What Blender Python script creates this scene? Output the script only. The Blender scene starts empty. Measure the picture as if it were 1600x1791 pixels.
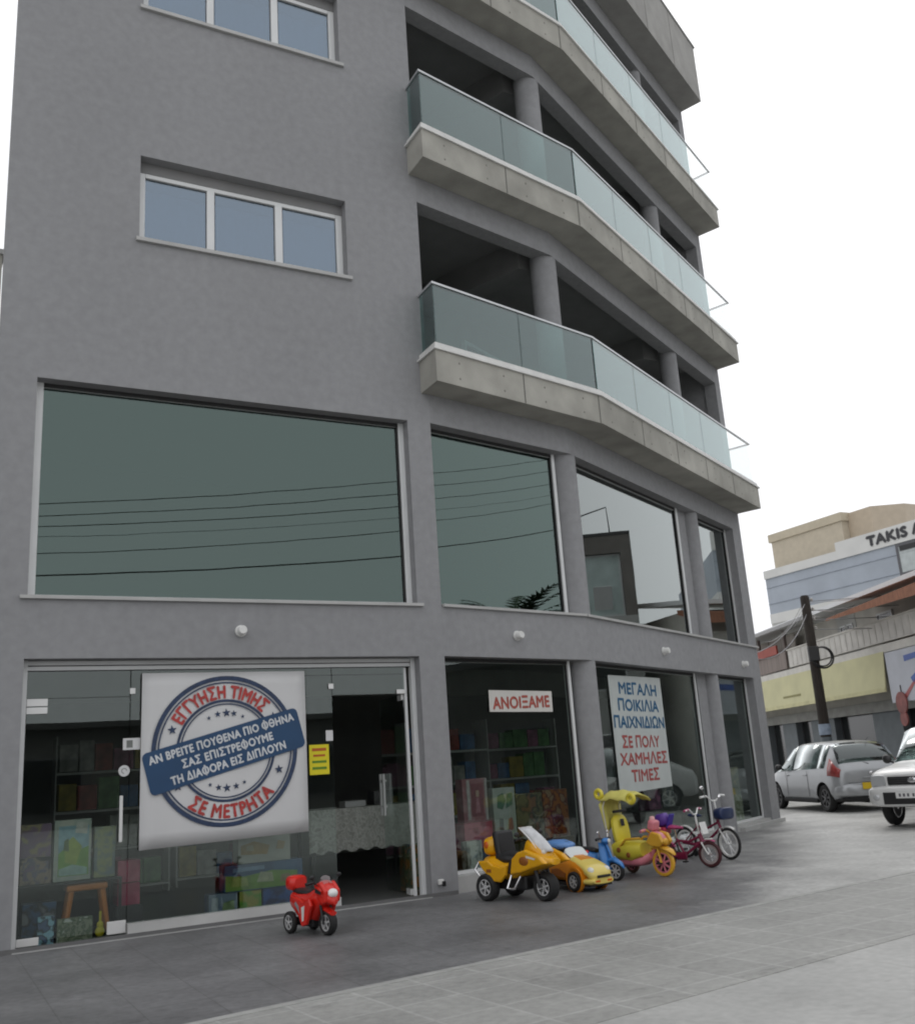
import bpy, bmesh, math, random
from mathutils import Vector, Matrix, Euler
random.seed(7)
R = math.radians
S = bpy.context.scene
COL = S.collection

# ------------------------------------------------------------------ camera
YAW, PITCH, ROLL = 0.50470, 0.25359, -0.06682
fw = Vector((math.sin(YAW)*math.cos(PITCH), math.cos(YAW)*math.cos(PITCH), math.sin(PITCH)))
rt = Vector((math.cos(YAW), -math.sin(YAW), 0))
up = rt.cross(fw)
rt2 = rt*math.cos(ROLL) + up*math.sin(ROLL)
up2 = -rt*math.sin(ROLL) + up*math.cos(ROLL)
cam = bpy.data.cameras.new('camera')
camo = bpy.data.objects.new('camera', cam)
COL.objects.link(camo)
m = Matrix.Identity(4)
for i in range(3):
    m[i][0] = rt2[i]; m[i][1] = up2[i]; m[i][2] = -fw[i]
m.translation = Vector((0, -11.364, 1.5))
camo.matrix_world = m
cam.sensor_fit = 'HORIZONTAL'
cam.sensor_width = 36.0
cam.lens = 36.0*1721.777/1600.0
cam.clip_end = 3000
cam.clip_start = 0.05
S.camera = camo

# ------------------------------------------------------------------ sky, sun, exposure
SUN_EL, SUN_AZ = R(55), R(35)          # overcast: weak, very soft sun from behind the building
w = bpy.data.worlds.new('World')
S.world = w
w.use_nodes = True
nt = w.node_tree
nt.nodes.clear()
sky = nt.nodes.new('ShaderNodeTexSky')
sky.sky_type = 'NISHITA'
sky.sun_disc = False
sky.sun_elevation = SUN_EL
sky.sun_rotation = SUN_AZ
sky.air_density = 1.0
sky.dust_density = 6.0
sky.ozone_density = 1.0
hs = nt.nodes.new('ShaderNodeHueSaturation')
hs.inputs['Saturation'].default_value = 0.12
bg = nt.nodes.new('ShaderNodeBackground')
bg.inputs['Strength'].default_value = 0.12
wo = nt.nodes.new('ShaderNodeOutputWorld')
nt.links.new(sky.outputs[0], hs.inputs['Color'])
mixc = nt.nodes.new('ShaderNodeMix')          # an even overcast layer in front of the blue
mixc.data_type = 'RGBA'
mixc.inputs['Factor'].default_value = 0.78
for i_ in mixc.inputs:
    if i_.type == 'RGBA' and i_.name == 'B':
        i_.default_value = (10.2, 10.3, 10.6, 1)
mix_a = [i_ for i_ in mixc.inputs if i_.type == 'RGBA' and i_.name == 'A'][0]
mix_o = [o_ for o_ in mixc.outputs if o_.type == 'RGBA'][0]
nt.links.new(hs.outputs[0], mix_a)
nt.links.new(mix_o, bg.inputs['Color'])
nt.links.new(bg.outputs[0], wo.inputs['Surface'])
sun = bpy.data.lights.new('sun', 'SUN')
sun.energy = 0.7
sun.angle = R(25)
sun.color = (1.0, 0.97, 0.92)
suno = bpy.data.objects.new('sun', sun)
COL.objects.link(suno)
sd = Vector((math.sin(SUN_AZ)*math.cos(SUN_EL), math.cos(SUN_AZ)*math.cos(SUN_EL), math.sin(SUN_EL)))
suno.rotation_euler = sd.to_track_quat('Z', 'Y').to_euler()
S.view_settings.view_transform = 'Standard'
S.view_settings.look = 'None'
S.view_settings.exposure = 0.0
S.view_settings.gamma = 1.0
S.cycles.use_denoising = True
S.cycles.filter_width = 2.0
S.cycles.transparent_max_bounces = 24
S.cycles.max_bounces = 10
S.cycles.caustics_reflective = False
S.cycles.caustics_refractive = False

# ------------------------------------------------------------------ materials
MATS = {}
def _mat(name):
    mt = bpy.data.materials.new(name)
    mt.use_nodes = True
    n = mt.node_tree
    n.nodes.clear()
    o = n.nodes.new('ShaderNodeOutputMaterial')
    return mt, n, o

def M(name, col, rough=0.6, metal=0.0, var=0.12, scale=3.0, bump=0.0, bscale=60.0, spec=0.5, stretch=(1, 1, 1), detail=6.0, var2=0.0, scale2=0.6):
    """Principled paint/plaster/plastic with a little procedural unevenness."""
    if name in MATS:
        return MATS[name]
    mt, n, o = _mat(name)
    b = n.nodes.new('ShaderNodeBsdfPrincipled')
    b.inputs['Roughness'].default_value = rough
    b.inputs['Metallic'].default_value = metal
    b.inputs['Specular IOR Level'].default_value = spec
    tc = n.nodes.new('ShaderNodeTexCoord')
    mp = n.nodes.new('ShaderNodeMapping')
    mp.inputs['Scale'].default_value = stretch
    n.links.new(tc.outputs['Object'], mp.inputs['Vector'])
    nz = n.nodes.new('ShaderNodeTexNoise')
    nz.inputs['Scale'].default_value = scale
    nz.inputs['Detail'].default_value = detail
    n.links.new(mp.outputs[0], nz.inputs['Vector'])
    mr = n.nodes.new('ShaderNodeMapRange')
    mr.inputs['From Min'].default_value = 0.3
    mr.inputs['From Max'].default_value = 0.7
    mr.inputs['To Min'].default_value = 1.0-var
    mr.inputs['To Max'].default_value = 1.0+var
    n.links.new(nz.outputs['Fac'], mr.inputs['Value'])
    fac = mr.outputs[0]
    if var2:
        nz2 = n.nodes.new('ShaderNodeTexNoise')
        nz2.inputs['Scale'].default_value = scale2
        nz2.inputs['Detail'].default_value = 3
        n.links.new(mp.outputs[0], nz2.inputs['Vector'])
        mr2 = n.nodes.new('ShaderNodeMapRange')
        mr2.inputs['From Min'].default_value = 0.35
        mr2.inputs['From Max'].default_value = 0.65
        mr2.inputs['To Min'].default_value = 1.0-var2
        mr2.inputs['To Max'].default_value = 1.0+var2
        n.links.new(nz2.outputs['Fac'], mr2.inputs['Value'])
        mu = n.nodes.new('ShaderNodeMath'); mu.operation = 'MULTIPLY'
        n.links.new(fac, mu.inputs[0]); n.links.new(mr2.outputs[0], mu.inputs[1])
        fac = mu.outputs[0]
    vm = n.nodes.new('ShaderNodeVectorMath'); vm.operation = 'SCALE'
    vm.inputs[0].default_value = col
    n.links.new(fac, vm.inputs['Scale'])
    n.links.new(vm.outputs[0], b.inputs['Base Color'])
    if bump:
        nb = n.nodes.new('ShaderNodeTexNoise')
        nb.inputs['Scale'].default_value = bscale
        nb.inputs['Detail'].default_value = 4
        n.links.new(tc.outputs['Object'], nb.inputs['Vector'])
        bp = n.nodes.new('ShaderNodeBump')
        bp.inputs['Strength'].default_value = bump
        bp.inputs['Distance'].default_value = 0.02
        n.links.new(nb.outputs['Fac'], bp.inputs['Height'])
        n.links.new(bp.outputs[0], b.inputs['Normal'])
    n.links.new(b.outputs[0], o.inputs['Surface'])
    MATS[name] = mt
    return mt

def art(name, palette, scale=6.0, rough=0.35, stretch=(1, 1, 1)):
    """Printed cardboard: patches of several colours."""
    if name in MATS:
        return MATS[name]
    mt, n, o = _mat(name)
    b = n.nodes.new('ShaderNodeBsdfPrincipled')
    b.inputs['Roughness'].default_value = rough
    tc = n.nodes.new('ShaderNodeTexCoord')
    mp = n.nodes.new('ShaderNodeMapping')
    mp.inputs['Scale'].default_value = stretch
    mp.inputs['Location'].default_value = (random.random()*5, random.random()*5, random.random()*5)
    nz = n.nodes.new('ShaderNodeTexNoise')
    nz.inputs['Scale'].default_value = scale
    nz.inputs['Detail'].default_value = 2.5
    nz.inputs['Distortion'].default_value = 0.25
    cr = n.nodes.new('ShaderNodeValToRGB')
    cr.color_ramp.interpolation = 'EASE'
    el = cr.color_ramp.elements
    k = len(palette)
    lo, hi = 0.36, 0.64
    el[0].position = 0; el[0].color = (*palette[0], 1)
    el[1].position = lo + (hi-lo)*1/max(1, k-1)*0.6; el[1].color = (*palette[1], 1)
    for i in range(2, k):
        e = el.new(lo + (hi-lo)*i/(k-1)*0.9)
        e.color = (*palette[i], 1)
    n.links.new(tc.outputs['Object'], mp.inputs['Vector'])
    n.links.new(mp.outputs[0], nz.inputs['Vector'])
    n.links.new(nz.outputs['Fac'], cr.inputs['Fac'])
    n.links.new(cr.outputs[0], b.inputs['Base Color'])
    n.links.new(b.outputs[0], o.inputs['Surface'])
    MATS[name] = mt
    return mt

def glass(name, tint=(0.9, 0.93, 0.92), refl=(1, 1, 1), f0=0.06, rough=0.0, wave=0.0, power=5.0):
    """Thin architectural pane: see-through tint plus a mirror that grows at grazing angles."""
    if name in MATS:
        return MATS[name]
    mt, n, o = _mat(name)
    g = n.nodes.new('ShaderNodeNewGeometry')
    dt = n.nodes.new('ShaderNodeVectorMath'); dt.operation = 'DOT_PRODUCT'
    n.links.new(g.outputs['Incoming'], dt.inputs[0]); n.links.new(g.outputs['Normal'], dt.inputs[1])
    ab = n.nodes.new('ShaderNodeMath'); ab.operation = 'ABSOLUTE'
    n.links.new(dt.outputs['Value'], ab.inputs[0])
    su = n.nodes.new('ShaderNodeMath'); su.operation = 'SUBTRACT'; su.use_clamp = True
    su.inputs[0].default_value = 1.0
    n.links.new(ab.outputs[0], su.inputs[1])
    pw = n.nodes.new('ShaderNodeMath'); pw.operation = 'POWER'
    pw.inputs[1].default_value = power
    n.links.new(su.outputs[0], pw.inputs[0])
    ma = n.nodes.new('ShaderNodeMath'); ma.operation = 'MULTIPLY_ADD'
    ma.inputs[1].default_value = 1-f0; ma.inputs[2].default_value = f0
    n.links.new(pw.outputs[0], ma.inputs[0])
    tr = n.nodes.new('ShaderNodeBsdfTransparent'); tr.inputs['Color'].default_value = (*tint, 1)
    gl = n.nodes.new('ShaderNodeBsdfGlossy'); gl.inputs['Color'].default_value = (*refl, 1)
    gl.inputs['Roughness'].default_value = rough
    if wave:
        tc = n.nodes.new('ShaderNodeTexCoord')
        nz = n.nodes.new('ShaderNodeTexNoise'); nz.inputs['Scale'].default_value = 1.3; nz.inputs['Detail'].default_value = 1
        bp = n.nodes.new('ShaderNodeBump'); bp.inputs['Strength'].default_value = wave; bp.inputs['Distance'].default_value = 0.02
        n.links.new(tc.outputs['Object'], nz.inputs['Vector']); n.links.new(nz.outputs['Fac'], bp.inputs['Height'])
        n.links.new(bp.outputs[0], gl.inputs['Normal'])
    mx = n.nodes.new('ShaderNodeMixShader')
    n.links.new(ma.outputs[0], mx.inputs[0]); n.links.new(tr.outputs[0], mx.inputs[1]); n.links.new(gl.outputs[0], mx.inputs[2])
    n.links.new(mx.outputs[0], o.inputs['Surface'])
    MATS[name] = mt
    return mt

def tiles(name, col, jcol, size, joint, rough=0.5, var=0.1, bump=0.0, patch=0.15, tilevar=0.08, off=(0, 0), rot=0.0, pale=None):
    """Square paving with joints, per-tile tone and worn patches, in metres."""
    mt, n, o = _mat(name)
    b = n.nodes.new('ShaderNodeBsdfPrincipled')
    tc = n.nodes.new('ShaderNodeTexCoord')
    mp = n.nodes.new('ShaderNodeMapping')
    mp.inputs['Location'].default_value = (off[0], off[1], 0)
    mp.inputs['Rotation'].default_value = (0, 0, rot)
    n.links.new(tc.outputs['Object'], mp.inputs['Vector'])
    br = n.nodes.new('ShaderNodeTexBrick')
    br.offset = 0.0
    br.inputs['Scale'].default_value = 1.0
    br.inputs['Brick Width'].default_value = size[0]
    br.inputs['Row Height'].default_value = size[1]
    br.inputs['Mortar Size'].default_value = joint
    br.inputs['Mortar Smooth'].default_value = 0.3
    c1 = [c*(1-tilevar) for c in col]; c2 = [c*(1+tilevar) for c in col]
    br.inputs['Color1'].default_value = (*c1, 1); br.inputs['Color2'].default_value = (*c2, 1)
    br.inputs['Mortar'].default_value = (*jcol, 1)
    n.links.new(mp.outputs[0], br.inputs['Vector'])
    nz = n.nodes.new('ShaderNodeTexNoise'); nz.inputs['Scale'].default_value = 0.9; nz.inputs['Detail'].default_value = 7; nz.inputs['Roughness'].default_value = 0.6
    n.links.new(tc.outputs['Object'], nz.inputs['Vector'])
    mr = n.nodes.new('ShaderNodeMapRange')
    mr.inputs['From Min'].default_value = 0.3; mr.inputs['From Max'].default_value = 0.7
    mr.inputs['To Min'].default_value = 1-patch; mr.inputs['To Max'].default_value = 1+patch
    n.links.new(nz.outputs['Fac'], mr.inputs['Value'])
    n2 = n.nodes.new('ShaderNodeTexNoise'); n2.inputs['Scale'].default_value = 14; n2.inputs['Detail'].default_value = 5
    n.links.new(tc.outputs['Object'], n2.inputs['Vector'])
    mr2 = n.nodes.new('ShaderNodeMapRange')
    mr2.inputs['From Min'].default_value = 0.3; mr2.inputs['From Max'].default_value = 0.7
    mr2.inputs['To Min'].default_value = 1-var; mr2.inputs['To Max'].default_value = 1+var
    n.links.new(n2.outputs['Fac'], mr2.inputs['Value'])
    mu = n.nodes.new('ShaderNodeMath'); mu.operation = 'MULTIPLY'
    n.links.new(mr.outputs[0], mu.inputs[0]); n.links.new(mr2.outputs[0], mu.inputs[1])
    n4 = n.nodes.new('ShaderNodeTexNoise'); n4.inputs['Scale'].default_value = 2.3; n4.inputs['Detail'].default_value = 5; n4.inputs['Roughness'].default_value = 0.7
    mp4 = n.nodes.new('ShaderNodeMapping'); mp4.inputs['Location'].default_value = (3.7, 9.1, 0); mp4.inputs['Scale'].default_value = (1, 1.6, 1)
    n.links.new(tc.outputs['Object'], mp4.inputs['Vector']); n.links.new(mp4.outputs[0], n4.inputs['Vector'])
    mr4 = n.nodes.new('ShaderNodeMapRange'); mr4.interpolation_type = 'SMOOTHSTEP'
    mr4.inputs['From Min'].default_value = 0.57; mr4.inputs['From Max'].default_value = 0.70
    mr4.inputs['To Min'].default_value = 1.0; mr4.inputs['To Max'].default_value = 0.80
    n.links.new(n4.outputs['Fac'], mr4.inputs['Value'])
    mu0 = mu
    mu = n.nodes.new('ShaderNodeMath'); mu.operation = 'MULTIPLY'
    n.links.new(mu0.outputs[0], mu.inputs[0]); n.links.new(mr4.outputs[0], mu.inputs[1])
    vm = n.nodes.new('ShaderNodeVectorMath'); vm.operation = 'SCALE'
    n.links.new(br.outputs['Color'], vm.inputs[0]); n.links.new(mu.outputs[0], vm.inputs['Scale'])
    colout = vm.outputs[0]
    if pale:          # sky glare beyond the corner painted into the paving colour, with a ragged edge
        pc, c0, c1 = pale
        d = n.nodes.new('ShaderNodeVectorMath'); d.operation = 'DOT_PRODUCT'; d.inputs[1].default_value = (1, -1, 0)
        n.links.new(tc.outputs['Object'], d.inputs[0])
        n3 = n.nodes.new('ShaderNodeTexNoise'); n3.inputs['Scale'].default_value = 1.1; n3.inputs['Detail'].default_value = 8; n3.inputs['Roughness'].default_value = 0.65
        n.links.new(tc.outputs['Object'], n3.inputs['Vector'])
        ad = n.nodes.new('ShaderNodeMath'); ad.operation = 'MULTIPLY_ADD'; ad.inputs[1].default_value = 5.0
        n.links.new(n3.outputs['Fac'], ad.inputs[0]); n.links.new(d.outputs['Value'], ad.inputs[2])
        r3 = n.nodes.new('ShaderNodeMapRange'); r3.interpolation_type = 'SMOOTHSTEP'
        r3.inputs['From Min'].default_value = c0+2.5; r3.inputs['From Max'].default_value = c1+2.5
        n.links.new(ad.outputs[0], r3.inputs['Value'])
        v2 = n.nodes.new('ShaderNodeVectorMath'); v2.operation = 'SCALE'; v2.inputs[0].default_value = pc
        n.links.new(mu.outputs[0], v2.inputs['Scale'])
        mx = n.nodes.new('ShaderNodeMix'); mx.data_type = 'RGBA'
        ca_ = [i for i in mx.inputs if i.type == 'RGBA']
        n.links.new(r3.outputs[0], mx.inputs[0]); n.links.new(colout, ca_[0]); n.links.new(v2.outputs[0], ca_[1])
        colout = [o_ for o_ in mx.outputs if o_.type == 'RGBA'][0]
    n.links.new(colout, b.inputs['Base Color'])
    rr = n.nodes.new('ShaderNodeMapRange')
    rr.inputs['To Min'].default_value = rough-0.12; rr.inputs['To Max'].default_value = rough+0.15
    n.links.new(nz.outputs['Fac'], rr.inputs['Value'])
    n.links.new(rr.outputs[0], b.inputs['Roughness'])
    if bump:
        bp = n.nodes.new('ShaderNodeBump'); bp.inputs['Strength'].default_value = bump; bp.inputs['Distance'].default_value = 0.01
        n.links.new(n2.outputs['Fac'], bp.inputs['Height']); n.links.new(bp.outputs[0], b.inputs['Normal'])
    n.links.new(b.outputs[0], o.inputs['Surface'])
    return mt

# ------------------------------------------------------------------ mesh builder
class MB:
    def __init__(s):
        s.v = []; s.f = []; s.mi = []; s.cur = 0
    def add(s, vs, fs):
        k = len(s.v)
        s.v += [Vector(q) for q in vs]
        for f in fs:
            s.f.append([i+k for i in f]); s.mi.append(s.cur)
    def box(s, c, d, rz=0.0, rot=None):
        x, y, z = d[0]/2, d[1]/2, d[2]/2
        vs = [Vector(q) for q in ((-x, -y, -z), (x, -y, -z), (x, y, -z), (-x, y, -z), (-x, -y, z), (x, -y, z), (x, y, z), (-x, y, z))]
        mt = rot.to_matrix() if rot else Matrix.Rotation(rz, 3, 'Z')
        s.add([mt @ q + Vector(c) for q in vs], [(0, 3, 2, 1), (4, 5, 6, 7), (0, 1, 5, 4), (1, 2, 6, 5), (2, 3, 7, 6), (3, 0, 4, 7)])
        return s
    def bx(s, x0, x1, y0, y1, z0, z1):
        return s.box(((x0+x1)/2, (y0+y1)/2, (z0+z1)/2), (x1-x0, y1-y0, z1-z0))
    def prism(s, poly, z0, z1):
        k = len(poly)
        vs = [(p[0], p[1], z0) for p in poly] + [(p[0], p[1], z1) for p in poly]
        fs = [tuple(range(k-1, -1, -1)), tuple(range(k, 2*k))]
        for i in range(k):
            j = (i+1) % k
            fs.append((i, j, j+k, i+k))
        s.add(vs, fs); return s
    def prismy(s, poly, y0, y1):
        """polygon in x,z pushed along y"""
        k = len(poly)
        vs = [(p[0], y0, p[1]) for p in poly] + [(p[0], y1, p[1]) for p in poly]
        fs = [tuple(range(k)), tuple(range(2*k-1, k-1, -1))]
        for i in range(k):
            j = (i+1) % k
            fs.append((i, i+k, j+k, j))
        s.add(vs, fs); return s
    def quad(s, a, b, c, d):
        s.add([a, b, c, d], [(0, 1, 2, 3)]); return s
    def tube(s, pts, r, n=8, cap=True):
        pts = [Vector(p) for p in pts]
        rs = r if isinstance(r, (list, tuple)) else [r]*len(pts)
        rings = []; prev = None
        for i, p in enumerate(pts):
            t = (pts[min(i+1, len(pts)-1)]-pts[max(i-1, 0)]).normalized()
            if prev is None:
                a = Vector((0, 0, 1)) if abs(t.z) < 0.9 else Vector((1, 0, 0))
                u = t.cross(a).normalized()
            else:
                u = (prev - t*prev.dot(t)).normalized()
            prev = u
            v = t.cross(u)
            rings.append([p + (u*math.cos(2*math.pi*k/n)+v*math.sin(2*math.pi*k/n))*rs[i] for k in range(n)])
        s.rings(rings, cap); return s
    def rings(s, rings, cap=True, closed=False):
        n = len(rings[0]); vs = [q for rg in rings for q in rg]; fs = []
        m_ = len(rings)
        for i in range(m_ if closed else m_-1):
            for k in range(n):
                a, b = i*n+k, i*n+(k+1) % n
                j = (i+1) % m_
                fs.append((a, b, j*n+(k+1) % n, j*n+k))
        if cap and not closed:
            fs.append(tuple(range(n-1, -1, -1))); fs.append(tuple((m_-1)*n+k for k in range(n)))
        s.add(vs, fs)
    def lathe(s, prof, c=(0, 0, 0), axis='z', n=24, closed=False, cap=False):
        """prof: (radius, height) pairs turned about the axis"""
        c = Vector(c); rings = []
        for r, h in prof:
            rg = []
            for k in range(n):
                a = 2*math.pi*k/n; ca, sa = r*math.cos(a), r*math.sin(a)
                rg.append(c + Vector({'z': (ca, sa, h), 'y': (ca, h, sa), 'x': (h, ca, sa)}[axis]))
            rings.append(rg)
        s.rings(rings, cap, closed); return s
    def torus(s, c, Rr, r, axis='y', n=28, m_=10):
        s.lathe([(Rr + r*math.cos(2*math.pi*k/m_), r*math.sin(2*math.pi*k/m_)) for k in range(m_)], c, axis, n, closed=True); return s
    def loft(s, secs, n=20, cap=True):
        """secs: (x, cy, cz, ry, rz, exponent[, lean]) superellipse sections along x"""
        rings = []
        for q in secs:
            x, cy, cz, ry, rz, e = q[:6]
            lean = q[6] if len(q) > 6 else 0.0
            rg = []
            for k in range(n):
                a = 2*math.pi*k/n; ca, sa = math.cos(a), math.sin(a)
                yy = math.copysign(abs(ca)**(2/e), ca)*ry; zz = math.copysign(abs(sa)**(2/e), sa)*rz
                rg.append(Vector((x + lean*zz, cy+yy, cz+zz)))
            rings.append(rg)
        s.rings(rings, cap); return s
    def ell(s, c, r, n=16, m_=9, rot=None):
        rings = []
        for i in range(1, m_):
            ph = math.pi*i/m_
            rings.append([Vector((r[0]*math.sin(ph)*math.cos(2*math.pi*k/n), r[1]*math.sin(ph)*math.sin(2*math.pi*k/n), -r[2]*math.cos(ph))) for k in range(n)])
        if rot is not None:
            mt = rot.to_matrix(); rings = [[mt @ q for q in rg] for rg in rings]
        rings = [[q + Vector(c) for q in rg] for rg in rings]
        s.rings(rings, True); return s
    def build(s, name, mat, parent=None, smooth=None, bevel=0.0, seg=2, fix=True):
        me = bpy.data.meshes.new(name)
        me.from_pydata([tuple(q) for q in s.v], [], s.f)
        mats = mat if isinstance(mat, (list, tuple)) else [mat]
        for q in mats:
            me.materials.append(q)
        if len(mats) > 1:
            me.polygons.foreach_set('material_index', s.mi)
        if fix:
            b = bmesh.new(); b.from_mesh(me)
            bmesh.ops.recalc_face_normals(b, faces=b.faces)
            b.to_mesh(me); b.free()
        if smooth:
            me.polygons.foreach_set('use_smooth', [True]*len(me.polygons))
            me.set_sharp_from_angle(angle=R(smooth))
        me.update()
        o = bpy.data.objects.new(name, me)
        COL.objects.link(o)
        if parent is not None:
            o.parent = parent
        if bevel:
            bv = o.modifiers.new('bevel', 'BEVEL')
            bv.width = bevel; bv.segments = seg; bv.limit_method = 'ANGLE'; bv.angle_limit = R(40)
        return o

def thing(name, label, cat, loc=(0, 0, 0), rz=0.0, group=None):
    o = bpy.data.objects.new(name, None)
    COL.objects.link(o)
    o.empty_display_size = 0.2
    o.location = loc; o.rotation_euler = (0, 0, rz)
    return tag(o, label, cat, group)
def tag(o, label, cat, group=None):
    o['label'] = label; o['category'] = cat
    if group:
        o['group'] = group
    return o
def struct(o):
    o['kind'] = 'structure'; return o

# text outlines from the built-in font, returned flat: list of 2D verts and faces
_txt = {}
LATIN = str.maketrans('ΑΒΕΖΗΙΚΜΝΟΡΤΥΧ', 'ABEZHIKMNOPTYX')
def text2d(body, bold=0.0, spacing=1.0):
    raw = body; body = body.translate(LATIN).replace('Φ', 'O'); key = (raw, 0, spacing)
    if key in _txt:
        return _txt[key]
    c = bpy.data.curves.new('lettering', 'FONT')
    c.body = body; c.offset = 0.0; c.space_character = spacing; c.resolution_u = 3
    o = bpy.data.objects.new('lettering', c)
    COL.objects.link(o)
    bpy.context.view_layer.update()
    dg = bpy.context.evaluated_depsgraph_get()
    me = bpy.data.meshes.new_from_object(o.evaluated_get(dg))
    vs = [(q.co.x, q.co.y) for q in me.vertices]; fs = [tuple(q.vertices) for q in me.polygons]
    bpy.data.objects.remove(o); bpy.data.curves.remove(c); bpy.data.meshes.remove(me)
    x0 = min(q[0] for q in vs); x1 = max(q[0] for q in vs); y0 = min(q[1] for q in vs); y1 = max(q[1] for q in vs)
    vs = [((q[0]-x0), (q[1]-y0)) for q in vs]
    for i_, ch in enumerate(raw):
        if ch == 'Φ':
            xr = text2d(body[:i_+1], 0, spacing)[2]; wo = text2d('O', 0, spacing)[2]
            xc = xr - wo/2; k_ = len(vs); hb = 0.055
            vs += [(xc-hb, -0.07), (xc+hb, -0.07), (xc+hb, y1-y0+0.07), (xc-hb, y1-y0+0.07)]; fs.append((k_, k_+1, k_+2, k_+3))
    _txt[key] = (vs, fs, x1-x0, y1-y0)
    return _txt[key]
BOLD = ((0, 0), (1, 0), (-1, 0), (0, 1), (0, -1))
def put_text(mb, body, cx, cz, width, height, y, ang=0.0, bold=0.02, spacing=1.0, pos3=None):
    """flat lettering centred on (cx, cz) of the local x,z plane at depth y, 'width' by 'height'"""
    vs, fs, tw, th = text2d(body, bold, spacing)
    ca, sa = math.cos(ang), math.sin(ang)
    for n_, (du, dv) in enumerate(BOLD if bold else BOLD[:1]):
        out = []
        for u, v in vs:
            u = (u/tw-0.5)*width + du*bold*height; v = (v/th-0.5)*height + dv*bold*height
            x, z = cx+u*ca-v*sa, cz+u*sa+v*ca
            out.append((x, y-0.0002*n_, z))
        mb.add(out, fs)
def put_arc(mb, body, cx, cz, rad, height, y, a_mid, arc, inside=False, bold=0.02, spacing=1.1):
    """lettering bent round a circle; a_mid in radians (pi/2 is the top)"""
    vs, fs, tw, th = text2d(body, bold, spacing)
    for n_, (du, dv) in enumerate(BOLD if bold else BOLD[:1]):
        out = []
        for u, v in vs:
            t = (u/tw-0.5)*arc + du*bold*height/rad; v = (v/th-0.5)*height + dv*bold*height
            if inside:
                a = a_mid + t; r = rad - v
            else:
                a = a_mid - t; r = rad + v
            out.append((cx+r*math.cos(a), y-0.0002*n_, cz+r*math.sin(a)))
        mb.add(out, fs)
def put_star(mb, cx, cz, r, y, ang=0.0):
    vs = [(cx, y, cz)]
    for k in range(10):
        rr = r if k % 2 == 0 else r*0.42
        a = math.pi/2 + k*math.pi/5 + ang
        vs.append((cx+rr*math.cos(a), y, cz+rr*math.sin(a)))
    mb.add(vs, [(0, 1+k, 1+(k+1) % 10) for k in range(10)])
def put_ring(mb, cx, cz, r0, r1, y, n=72, a0=0, a1=2*math.pi):
    full = abs(a1-a0-2*math.pi) < 1e-6
    vs = []
    for k in range(n+1):
        a = a0+(a1-a0)*k/n
        vs += [(cx+r0*math.cos(a), y, cz+r0*math.sin(a)), (cx+r1*math.cos(a), y, cz+r1*math.sin(a))]
    mb.add(vs, [(2*k, 2*k+1, 2*k+3, 2*k+2) for k in range(n)])

# common materials
m_black = M('black_plastic', (0.012, 0.012, 0.013), 0.45, var=0.2)
m_rubber = M('tyre_rubber', (0.016, 0.016, 0.016), 0.8, var=0.25, scale=20)
m_chrome = M('chrome', (0.75, 0.75, 0.76), 0.16, 1.0, var=0.06)
m_alu = M('aluminium', (0.55, 0.56, 0.57), 0.35, 0.6, var=0.05)
m_white = M('white_plastic', (0.72, 0.72, 0.70), 0.4, var=0.05)
m_red = M('red_plastic', (0.62, 0.02, 0.012), 0.22, var=0.08)
m_yel = M('yellow_plastic', (0.72, 0.36, 0.006), 0.25, var=0.08)
m_blue = M('blue_plastic', (0.045, 0.20, 0.52), 0.25, var=0.08)
m_clear = glass('clear_plastic', (0.8, 0.82, 0.85), (1, 1, 1), 0.10, 0.05)

# ------------------------------------------------------------------ ground
m_conc_ground = tiles('worn_concrete', (0.375, 0.375, 0.362), (0.34, 0.34, 0.325), (3.0, 2.4), 0.012, 0.5, 0.10, 0.15, 0.16, 0.03)
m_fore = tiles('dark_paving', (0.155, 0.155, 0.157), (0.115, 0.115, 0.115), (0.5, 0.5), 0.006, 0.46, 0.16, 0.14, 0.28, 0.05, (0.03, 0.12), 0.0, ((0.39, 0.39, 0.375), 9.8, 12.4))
m_tile = tiles('light_paving', (0.315, 0.315, 0.30), (0.385, 0.385, 0.37), (0.5, 0.5), 0.014, 0.6, 0.12, 0.15, 0.15, 0.05, (0.03, 0.1), -0.08)
m_kerbline = M('pale_edge_tile', (0.36, 0.36, 0.345), 0.6, var=0.15, scale=6)
g = MB().quad((-600, -600, 0), (600, -600, 0), (600, 600, 0), (-600, 600, 0))
struct(g.build('ground', m_conc_ground))
def strip(poly, z):
    return MB().prism(poly, -0.02, z)
EDGE = lambda x: -4.55 + 0.1355*x                      # outer edge of the dark forecourt
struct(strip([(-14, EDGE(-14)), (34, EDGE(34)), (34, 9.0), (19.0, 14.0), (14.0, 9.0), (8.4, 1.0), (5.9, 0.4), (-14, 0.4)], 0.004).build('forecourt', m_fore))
struct(strip([(-14, EDGE(-14)-2.05), (9.0, EDGE(9.0)-2.05), (11.0, EDGE(11)-1.2), (12.5, EDGE(12.5)-0.01), (-14, EDGE(-14)-0.01)], 0.004).build('pavement', m_tile))
struct(strip([(-14, EDGE(-14)-0.07), (10.5, EDGE(10.5)-0.05), (10.5, EDGE(10.5)+0.03), (-14, EDGE(-14)+0.05)], 0.008).build('pavement_edge', m_kerbline))
m_road = M('asphalt', (0.20, 0.20, 0.20), 0.6, var=0.2, scale=2, bump=0.2, bscale=120)
struct(strip([(19.5, 3), (60, 40), (60, 75), (27, 22)], 0.004).build('road', m_road))

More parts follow.
